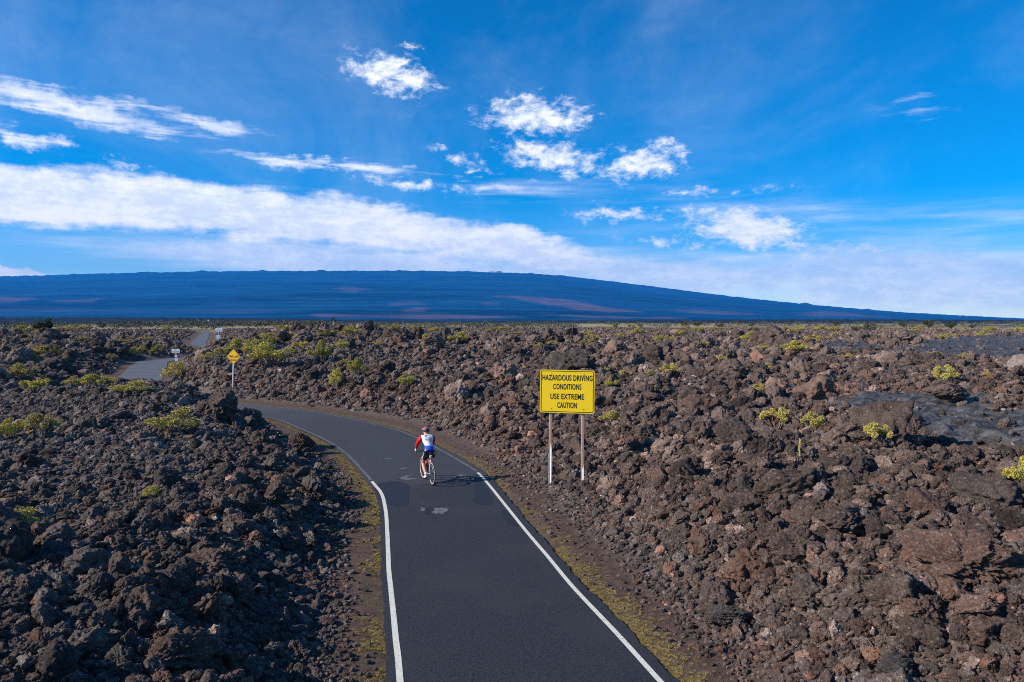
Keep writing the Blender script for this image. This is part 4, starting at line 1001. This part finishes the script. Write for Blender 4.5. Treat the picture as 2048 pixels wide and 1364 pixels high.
# the wide yellow warning sign
D = 21.0; c0 = atd(1134.2, 783.2, D); px2m = D / FPX
gx, gy = c0.x, D; gz = hz(gx, gy)
sg = thing('road_sign', 'wide rectangular yellow warning sign reading HAZARDOUS DRIVING CONDITIONS on two posts', 'sign', (gx, gy, gz))
PZ = c0.z - gz; sw, sh = 109.5 * px2m, 86.5 * px2m
pn = panel('sign_panel', slab(sw, sh, .055, .004), .004, M_YEL, sg, (0, 0, PZ)); pn.rotation_euler = (0, R(.5), R(-10))
ring('border', offs(sw, sh, .055, .026), offs(sw, sh, .055, .044), -.0025, -.0002, M_BLK, pn)
for s_, w_, x_, py_ in (('HAZARDOUS DRIVING', 100.5, 0, 755.6), ('CONDITIONS', 56.5, 0, 773.4), ('USE EXTREME', 67.5, 0, 793.2), ('CAUTION', 39.3, 0, 810.6)):
    lettering(s_, w_ * px2m, 11.4 * px2m, x_, (783.2 - py_) * px2m, pn, M_BLK, -.003, .020)
bo = MB()
for bx in (-.44, .47):
    for bz in (-.49, .49): bo.tube([(bx, -.008, bz), (bx, .0, bz)], .012, 8)
bo.build('bolts', M_BLK, pn)
for bx, fx_, mat_ in ((-.47, 1100.5, M_POST), (.45, 1165, M_POSTR)):
    top = Vector((bx * .96, -math.sin(R(10)) * bx, PZ + sh * .47)); foot_x = (fx_ - 1024) / FPX * D - gx; zf = hz(gx + foot_x, gy)
    m = MB(); L_ = top.z - (zf - gz) + .3
    m.box((0, .025, L_ / 2), (.078, .010, L_)); m.box((-.034, .012, L_ / 2 ), (.009, .020, L_ - .002)); m.box((.034, .012, L_ / 2), (.009, .020, L_ - .002))
    p = m.build('post', mat_, sg, loc=(foot_x, top.y + .034, zf - gz - .3)); p.rotation_euler = (0, math.atan2(top.x - foot_x, L_), R(-24))
# the diamond sign at the bend
D = 46.5; px2m = D / FPX; c0 = atd(467, 713.3, D); gx, gy = c0.x, D; gz = hz(gx, gy)
sg = thing('road_sign', 'amber diamond sign reading ONE LANE ROAD on a single white post at the bend', 'sign', (gx, gy, gz))
PZ = c0.z - gz; side = 31 * px2m / 1.414
pn = panel('sign_panel', slab(side, side * 1.03, .04, 0, diamond=True), .004, M_AMB, sg, (0, 0, PZ)); pn.rotation_euler = (0, R(1), R(-14))
ring('border', slab(side-.05, side*1.03-.05, .03, 0, diamond=True), slab(side-.08, side*1.03-.08, .02, 0, diamond=True), -.0025, -.0002, M_BLK, pn)
lettering('ONE LANE', 22 * px2m, 5.0 * px2m, 0, (713.3 - 712.8) * px2m, pn, M_BLK, -.003, .028); lettering('ROAD', 12.5 * px2m, 5.0 * px2m, 0, (713.3 - 719.8) * px2m, pn, M_BLK, -.003, .028)
zf = CAM_H - (784 - 642) / FPX * D; zf = min(zf, gz) if abs(zf - gz) < 1.2 else gz
MB().tube([(-.10, .055, min(zf, gz) - gz - .4), (0, .055, PZ + .25)], .040, 10).build('post', M_POSTW, sg, smooth=True)
# two small white regulatory signs
D = 88.; px2m = D / FPX; c0 = atd(351.3, 701.9, D); gz = hz(c0.x, D)
sg = thing('road_sign', 'small white headlights sign with two plates under it beside the grey road stretch', 'sign', (c0.x, D, gz))
PZ = c0.z - gz
pn = panel('sign_panel', slab(15.9 * px2m, 8.2 * px2m, .03, 0), .004, M_WHT, sg, (0, 0, PZ))
lettering('ON', 2.9 * px2m, 2.2 * px2m, 0, 1.9 * px2m, pn, M_BLK, -.003, .02); lettering('HEADLIGHTS', 13 * px2m, 2.3 * px2m, 0, -1.8 * px2m, pn, M_BLK, -.003, .02)
p2 = panel('pink_plate', slab(5.4 * px2m, 4.8 * px2m, .02, 0), .004, M_PINK, sg, (.4 * px2m, 0, PZ - 10.2 * px2m))
MB().box((0, -.003, -2.6 * px2m), (5.2 * px2m, .004, .05)).build('blue_stripe', M_NAVY, p2)
p3 = panel('white_plate', slab(5.8 * px2m, 6.4 * px2m, .02, 0), .004, M_WHT, sg, (1.0 * px2m, 0, PZ - 16.6 * px2m)); p3.name = 'lower_plate'
lettering('M', 1.7 * px2m, 1.4 * px2m, 0, 1.7 * px2m, p3, M_BLK, -.003, .03)
MB().tube([(.9 * px2m, .045, -.5), (.2 * px2m, .045, PZ + 3 * px2m)], .032, 8).build('post', M_POSTW, sg, smooth=True)
D = 116.; px2m = D / FPX; c0 = atd(438, 659.6, D); gz = hz(c0.x, D)
sg = thing('road_sign', 'small white sign above a white speed limit plate beside the distant straight road', 'sign', (c0.x, D, gz))
PZ = c0.z - gz
pn = panel('sign_panel', slab(13.8 * px2m, 7.0 * px2m, .03, 0), .004, M_WHT, sg, (0, 0, PZ))
lettering('TURN  ON', 10 * px2m, 1.5 * px2m, 0, 1.6 * px2m, pn, M_BLK, -.003, 0); lettering('HEADLIGHTS', 11 * px2m, 1.5 * px2m, 0, -1.6 * px2m, pn, M_BLK, -.003, 0)
p2 = panel('speed_plate', slab(7.4 * px2m, 9.2 * px2m, .03, 0), .004, M_WHT, sg, (-1.3 * px2m, 0, PZ - 15.2 * px2m))
lettering('SPEED', 5.2 * px2m, 1.1 * px2m, 0, 3.0 * px2m, p2, M_BLK, -.003, 0); lettering('LIMIT', 4.4 * px2m, 1.1 * px2m, 0, 1.3 * px2m, p2, M_BLK, -.003, 0)
lettering('20', 4.4 * px2m, 3.2 * px2m, 0, -2.2 * px2m, p2, M_BLK, -.003, .02)
MB().tube([(-1.0 * px2m, .045, -.5), (-1.8 * px2m, .045, PZ + 3 * px2m)], .032, 8).build('post', M_POSTW, sg, smooth=True)

# ------------------------------------------------------------------ far white buildings
def house(px, D, py, w, h, label):
    X = (px - 1024) / FPX * D; W_ = w / FPX * D; H_ = h / FPX * D; z = CAM_H + (642 - py) / FPX * D
    o = thing('building', label, 'building', (X, D, z))
    MB().box((0, 0, H_ * .1), (W_, W_ * .6, H_ * 1.2)).build('wall', M_WHT, o)
    MB().add([(-W_*.55, -W_*.35, H_*.7), (W_*.55, -W_*.35, H_*.7), (W_*.55, W_*.35, H_*.7), (-W_*.55, W_*.35, H_*.7), (-W_*.5, 0, H_*1.0), (W_*.5, 0, H_*1.0)], [(0,1,5,4),(2,3,4,5),(1,2,5),(3,0,4),(3,2,1,0)]).build('roof', M_WHT, o)
house(368, 640, 651.5, 5.5, 2.2, 'tiny white building at the foot of the plain left of the distant road')
house(417, 1900, 641.6, 2.6, 1.8, 'tiny white building on the dark plain above the distant road')
house(477, 11000, 586.6, 2.6, 2.0, 'white speck of a building high on the volcano slope')

# ------------------------------------------------------------------ bicycle and rider
RX, RY = at(864, 970.5); FX, FY = at(847, 959.6); HEAD = math.atan2(-(FX - RX), FY - RY); HEAD = R(22)
M_TYRE = material('tyre_rubber', color=(.018,.018,.018), rough=.8); M_RIM = material('pale_rim', color=(.50,.46,.38), rough=.4, metal=.3)
M_FRAME = material('frame_black', color=(.02,.02,.025), rough=.35, spec=.6); M_FRW = material('frame_white', color=(.75,.62,.58), rough=.35, spec=.6)
M_STEEL = material('steel', color=(.6,.6,.62), rough=.3, metal=.9); M_SAD = material('saddle', color=(.03,.03,.03), rough=.6); M_BAG = material('seat_bag', color=(.55,.50,.42), rough=.7)
bk = thing('bicycle', 'black and white road bicycle with pale rims ridden up the lane', 'bicycle', (RX, RY, .006), HEAD)
def wheel(y):
    w = thing('wheel', None, None); w.parent = bk; w.location = (0, y, .338)
    MB().torus((0,0,0), .325, .0135, 'X').build('tyre', M_TYRE, w, True); MB().torus((0,0,0), .295, .020, 'X', rz=.011).build('rim', M_RIM, w, True)
    s = MB()
    for k in range(22):
        a = 2*math.pi*k/22; sx = .025 if k % 2 else -.025; s.tube([(sx, 0, 0), (0, .28*math.cos(a), .28*math.sin(a))], .0016, 4)
    s.build('spokes', M_STEEL, w); MB().tube([(-.05,0,0),(.05,0,0)], .022, 12).build('hub', M_FRAME, w, True)
wheel(0); wheel(.99)
f = MB(); f.tube([(0,.42,.27),(0,.27,.77)], .016, 10); f.tube([(0,.29,.74),(0,.84,.83)], .016, 10); f.tube([(0,.42,.27),(0,.87,.73)], .020, 10); f.tube([(0,.83,.87),(0,.88,.70)], .020, 10)
f.build('frame', M_FRAME, bk, True)
f = MB()
for s in (-1, 1): f.tube([(s*.02,.28,.75),(s*.055,.0,.338)], .008, 8); f.tube([(s*.03,.42,.27),(s*.06,0,.338)], .009, 8)
f.build('rear_stays', M_FRW, bk, True)
f = MB()
for s in (-1, 1): f.tube([(s*.03,.885,.70),(s*.05,.93,.55),(s*.055,.99,.338)], [.014,.012,.009], 8)
f.tube([(-.05,.885,.70),(.05,.885,.70)], .016, 8); f.build('fork', M_FRAME, bk, True)
MB().tube([(0,.27,.76),(0,.24,.86)], .0135, 8).build('seat_post', M_FRW, bk, True)
f = MB(); f.tube([(0,.82,.86),(0,.89,.850)], .014, 8)
hb = [(-.20,.89,.850),(-.21,.96,.850),(-.21,1.00,.805),(-.21,.97,.745),(-.21,.89,.725)]
f.tube([(x, y, z) for x, y, z in reversed(hb)] + [(-x, y, z) for x, y, z in hb], .0125, 8); f.build('handlebar', M_SAD, bk, True)
for s in (-1, 1): MB().tube([(s*.21,.96,.850),(s*.21,1.02,.880),(s*.212,1.04,.905)], [.016,.018,.012], 8).tube([(s*.21,1.03,.875),(s*.212,1.05,.805),(s*.214,1.02,.755)], .006, 6).build('brake_lever', M_STEEL, bk, True)
f = MB(); f.add([], []); f.tube([(0,.10,.875),(0,.17,.885),(0,.25,.878),(0,.37,.87)], [.055,.070,.035,.018], 12); sd_ = f.build('saddle', M_SAD, bk, True); 
for v in sd_.data.vertices: v.co.z = .878 + (v.co.z - .878) * .35
MB().box((0,.115,.805), (.075,.10,.085)).build('seat_bag', M_BAG, bk, bevel=.015)
f = MB(); f.tube([(-.05,.42,.27),(.05,.42,.27)], .02, 10); f.tube([(-.07,.42,.27),(-.075,.30,.155)], .010, 6); f.tube([(.07,.42,.27),(.075,.54,.385)], .010, 6); f.torus((.055,.42,.27), .09, .004, 'X', 28, 5); f.build('crank', M_STEEL, bk, True)
for s, y, z in ((-1,.30,.155),(1,.54,.385)): MB().box((s*.115, y, z), (.08,.06,.018)).build('pedal', M_FRAME, bk)
f = MB(); f.tube([(.055,.42,.36),(.055,0,.375)], .004, 5); f.tube([(.055,.42,.18),(.055,.02,.29)], .004, 5); f.torus((.055,0,.338), .045, .006, 'X', 20, 5); f.build('chain', M_STEEL, bk)
MB().tube([(0,.50,.43),(0,.60,.60)], .035, 10).build('water_bottle', material('bottle_red', color=(.55,.03,.03), rough=.4), bk, True)

def skin(name, nodes, edges, mat, parent, sub=2, smooth=True):
    keys = list(nodes); me = bpy.data.meshes.new(name)
    me.from_pydata([nodes[k][:3] for k in keys], [(keys.index(a), keys.index(b)) for a, b in edges], [])
    o = link(name, me); m = o.modifiers.new('s', 'SKIN'); m.use_smooth_shade = True
    for i, k in enumerate(keys):
        q = nodes[k]; sv = me.skin_vertices[0].data[i]; sv.radius = (q[3], q[4] if len(q) > 4 else q[3]); sv.use_root = (i == 0)
    s = o.modifiers.new('u', 'SUBSURF'); s.levels = sub; s.render_levels = sub
    bpy.context.view_layer.update(); dg = bpy.context.evaluated_depsgraph_get()
    out = bpy.data.meshes.new_from_object(o.evaluated_get(dg)); bpy.data.objects.remove(o)
    for p in out.polygons: p.use_smooth = True
    out.materials.clear(); out.materials.append(mat); return link(name, out, parent)
M_SKIN = material('skin', color=(.62,.33,.24), rough=.55); M_RED = material('red_cloth', color=(.70,.008,.015), rough=.65); M_SHOE = material('white_shoe', color=(.78,.78,.80), rough=.5)
def jersey_b(t, b):
    sp = N(t, 'ShaderNodeSeparateXYZ'); t.links.new(objco(t), sp.inputs[0])
    blue = sstep(t, M_(t, 'ADD', sp.outputs[2], M_(t, 'MULTIPLY', sp.outputs[0], .06)), 1.105, 1.111, 1, 0)
    side = sstep(t, sp.outputs[0], -.128, -.122)
    t.links.new(mix(t, M_(t, 'MULTIPLY', blue, side), (.86,.86,.88), (.008,.085,.50)), b.inputs['Base Color'])
def shorts_b(t, b):
    sp = N(t, 'ShaderNodeSeparateXYZ'); t.links.new(objco(t), sp.inputs[0])
    t.links.new(mix(t, sstep(t, sp.outputs[0], -.188, -.178, 1, 0), (.010,.010,.022), (.62,.60,.72)), b.inputs['Base Color'])
M_JER = material('jersey', jersey_b, rough=.7); M_SHO = material('shorts', shorts_b, rough=.7)
def low(z): return z - .065
pe = thing('person', 'cyclist in a white, red and blue jersey and red helmet riding away up the lane', 'person', (RX, RY, .006), HEAD)
nd = {'pel': (0,.245,1.00,.125,.10), 'bel': (0,.32,1.12,.120,.095), 'che': (0,.44,1.26,.150,.105), 'upc': (0,.52,1.36,.125,.09), 'neck': (0,.585,1.435,.052), 'head': (0,.63,1.50,.078,.085), 'top': (0,.65,1.56,.074,.085)}
eg = [('pel','bel'),('bel','che'),('che','upc'),('upc','neck'),('neck','head'),('head','top')]
for s, n in ((-1, 'L'), (1, 'R')):
    nd.update({'sh'+n: (s*.155,.53,1.350,.055), 'el'+n: (s*.240,.74,1.13,.042), 'wr'+n: (s*.222,.945,.925,.027), 'pa'+n: (s*.215,1.00,.905,.032,.020)})
    eg += [('upc','sh'+n), ('sh'+n,'el'+n), ('el'+n,'wr'+n), ('wr'+n,'pa'+n)]
    for k in range(4):
        x = s*(.188 + .017*k) ; l = (.9, 1.0, .95, .8)[k]
        nd.update({'f%s%da' % (n, k): (x, 1.035, .908-.004*k, .0095), 'f%s%db' % (n, k): (x, 1.035+.028*l, .89-.004*k, .0088), 'f%s%dc' % (n, k): (x, 1.035+.026*l, .855-.003*k, .0078)})
        eg += [('pa'+n, 'f%s%da' % (n, k)), ('f%s%da' % (n, k), 'f%s%db' % (n, k)), ('f%s%db' % (n, k), 'f%s%dc' % (n, k))]
    nd.update({'t%sa' % n: (s*.182, .99, .888, .011), 't%sb' % n: (s*.180, 1.025, .862, .009)}); eg += [('pa'+n, 't%sa' % n), ('t%sa' % n, 't%sb' % n)]
nd.update({'hiL': (-.095,.26,.94,.088), 'knL': (-.125,.53,.58,.056), 'caL': (-.125,.41,.44,.056), 'anL': (-.115,.22,.265,.032), 'ftL': (-.115,.30,.195,.034), 'toL': (-.118,.36,.165,.026),
           'hiR': (.095,.26,.94,.088), 'knR': (.125,.67,.83,.056), 'caR': (.125,.60,.68,.056), 'anR': (.115,.47,.49,.032), 'ftR': (.115,.55,.430,.034), 'toR': (.118,.62,.42,.026)})
for n in 'LR': eg += [('pel','hi'+n), ('hi'+n,'kn'+n), ('kn'+n,'ca'+n), ('ca'+n,'an'+n), ('an'+n,'ft'+n), ('ft'+n,'to'+n)]
for _k in nd:
    if not _k.startswith(('ft','to','an','ca','kn')): nd[_k] = (*nd[_k][:2], nd[_k][2] - (.05 if _k not in ('wrL','wrR','paL','paR') and not _k.startswith(('fL','fR','tL','tR')) else .0), *nd[_k][3:])
for _k in ('pel','hiL','hiR'): nd[_k] = (*nd[_k][:2], nd[_k][2] - .02, *nd[_k][3:])
body = skin('body', nd, eg, M_SKIN, pe)
def sub_skin(name, keys, edges, grow, mat, parent=pe, rep=None):
    d = {k: (*nd[k][:3], nd[k][3] + grow, (nd[k][4] if len(nd[k]) > 4 else nd[k][3]) + grow) for k in keys}
    if rep: d.update(rep)
    return skin(name, d, edges, mat, parent)
jer = sub_skin('jersey', ['bel','che','upc','shL','shR'], [('pel','bel'),('bel','che'),('che','upc'),('upc','nk'),('upc','shL'),('upc','shR')], .014, M_JER, rep={'pel': (0,.235,.925,.165,.122), 'nk': (0,.56,1.355,.066), 'shL': (-.160,.53,1.290,.092), 'shR': (.160,.53,1.290,.092)})
for n, s in (('L', -1), ('R', 1)):
    sub_skin('sleeve', ['el'+n], [('a0','a'),('a','b'),('b','el'+n),('el'+n,'w')], .013, M_RED, rep={'a0': (s*.135,.52,1.295,.070), 'a': (s*.182,.535,1.285,.096), 'b': (s*.222,.62,1.205,.068), 'w': (s*.225,.915,.945,.034)})
    e = nd['kn'+n]; h = nd['hi'+n]; mx = [h[i]*.32 + e[i]*.68 for i in range(3)]
    sub_skin('sock', ['an'+n], [('c','an'+n)], .004, M_SHOE, rep={'c': tuple([nd['ca'+n][i]*.35 + nd['an'+n][i]*.65 for i in range(3)] + [.040])})
    sub_skin('shoe', ['ft'+n,'to'+n], [('h','ft'+n),('ft'+n,'to'+n)], .010, M_SHOE, rep={'h': (nd['an'+n][0], nd['an'+n][1]-.03, nd['an'+n][2]-.035, .036)})
hm = {n: [nd['hi'+n][i]*.32 + nd['kn'+n][i]*.68 for i in range(3)] for n in 'LR'}
skin('shorts', {'pel': (0,.25,.915,.140,.112), 'hiL': (-.095,.265,.865,.102), 'hiR': (.095,.265,.865,.102), 'mL': (*hm['L'], .080), 'mR': (*hm['R'], .080)}, [('pel','hiL'),('pel','hiR'),('hiL','mL'),('hiR','mR')], M_SHO, pe)
hair = skin('hair', {'a': (0,.600,1.45,.074,.080), 'b': (0,.605,1.49,.078,.085)}, [('a','b')], material('grey_hair', color=(.16,.12,.10), rough=.8), pe)
def helmet():
    V, F = ico(4); V = V[:]; sc_ = np.array([.098, .128, .088]); P = V * sc_
    keep = V[:, 2] > -.15; ridge = 1 + .06 * np.cos(V[:, 0] * 16) * (V[:, 2] > .1); P = P * ridge[:, None]
    Fk = [tuple(f) for f in F if keep[f].all()]
    b = MB(); b.add([(x, y + .64, z + 1.495) for x, y, z in P], Fk)
    def hb_(t, bb):
        sp = N(t, 'ShaderNodeSeparateXYZ'); t.links.new(objco(t), sp.inputs[0])
        w = M_(t, 'SINE', M_(t, 'MULTIPLY', sp.outputs[0], 120)); back = sstep(t, M_(t, 'ADD', sp.outputs[2], M_(t, 'MULTIPLY', sp.outputs[1], .4)), 1.785, 1.795, 1, 0)
        c = mix(t, sstep(t, w, .55, .7), (.62, .012, .03), (.70, .66, .66)); c = mix(t, back, c, (.02, .018, .02))
        t.links.new(mix(t, sstep(t, sp.outputs[0], .035, .04, 0, .9), c, (.03,.02,.025)), bb.inputs['Base Color'])
    o = b.build('helmet', material('helmet_shell', hb_, rough=.3, spec=.6), pe, True); s = o.modifiers.new('th', 'SOLIDIFY'); s.thickness = .012; s.offset = 1
helmet()
fa = MB()   # small facial features on the far side of the head
fa.tube([(-.028,.708,1.465),(-.028,.714,1.465)], .010, 8); fa.tube([(.028,.708,1.465),(.028,.714,1.465)], .010, 8); fa.build('eyes', M_BLK, pe)
MB().tube([(0,.700,1.470),(0,.722,1.440),(0,.706,1.430)], [.007,.012,.008], 6).build('nose', M_SKIN, pe, True)
MB().tube([(-.02,.698,1.412),(.02,.698,1.412)], .005, 6).build('mouth', M_RED, pe, True)
for s in (-1, 1): MB().torus((s*.082,.625,1.445), .018, .008, 'X', 14, 6).build('ear', M_SKIN, pe, True)
def decal(kind, name, x, zc, w, h, mat, s=None, poly=None):
    """a print lying on the jersey's back"""
    bm = bmesh.new(); bm.from_mesh(jer.data); bv = BVHTree.FromBMesh(bm)
    if s: me = text_mesh(s, w, h, .01)
    else:
        me = bpy.data.meshes.new(name); me.from_pydata([(px_*w, 0, pz_*h) for px_, pz_ in poly], [], [tuple(range(len(poly)))])
    n = Vector((0, -.80, .60)); upv = Vector((0, .60, .80))
    c = Vector((x, .45, 1.21)) + upv * zc + n * .5
    for v in me.vertices:
        p = c + Vector((v.co.x, 0, 0)) + upv * v.co.z; hit = bv.ray_cast(p, -n)
        v.co = (hit[0] if hit[0] else p - n * .4) + n * .003
    me.materials.clear(); me.materials.append(mat); link(name, me, jer); bm.free()
M_JN = material('print_navy', color=(.02,.07,.25)); M_JR = material('print_red', color=(.75,.05,.10)); M_JP = material('print_purple', color=(.30,.12,.30)); M_JW = material('print_pale', color=(.55,.70,.90))
decal('p', 'logo', -.045, .115, .10, .07, M_JN, poly=[(-.5,.35),(.1,.5),(.45,.45),(.1,-.1),(-.15,-.5),(-.4,-.1)])
decal('p', 'logo', .045, .115, .08, .06, M_JN, poly=[(-.5,.5),(.2,.4),(.55,-.2),(.35,-.5),(.0,.1)])
decal('t', 'lettering', .02, .048, .10, .016, M_JP, 'TEAM'); decal('t', 'lettering', .01, .005, .20, .040, M_JR, 'PLASMA'); decal('t', 'lettering', .015, -.035, .17, .018, M_JR, 'RACING')
decal('t', 'lettering', .02, -.078, .075, .030, M_JP, '2008'); decal('t', 'lettering', .02, -.205, .15, .026, M_JW, 'CHARTER'); decal('t', 'lettering', .02, -.245, .08, .026, M_JW, '2008')
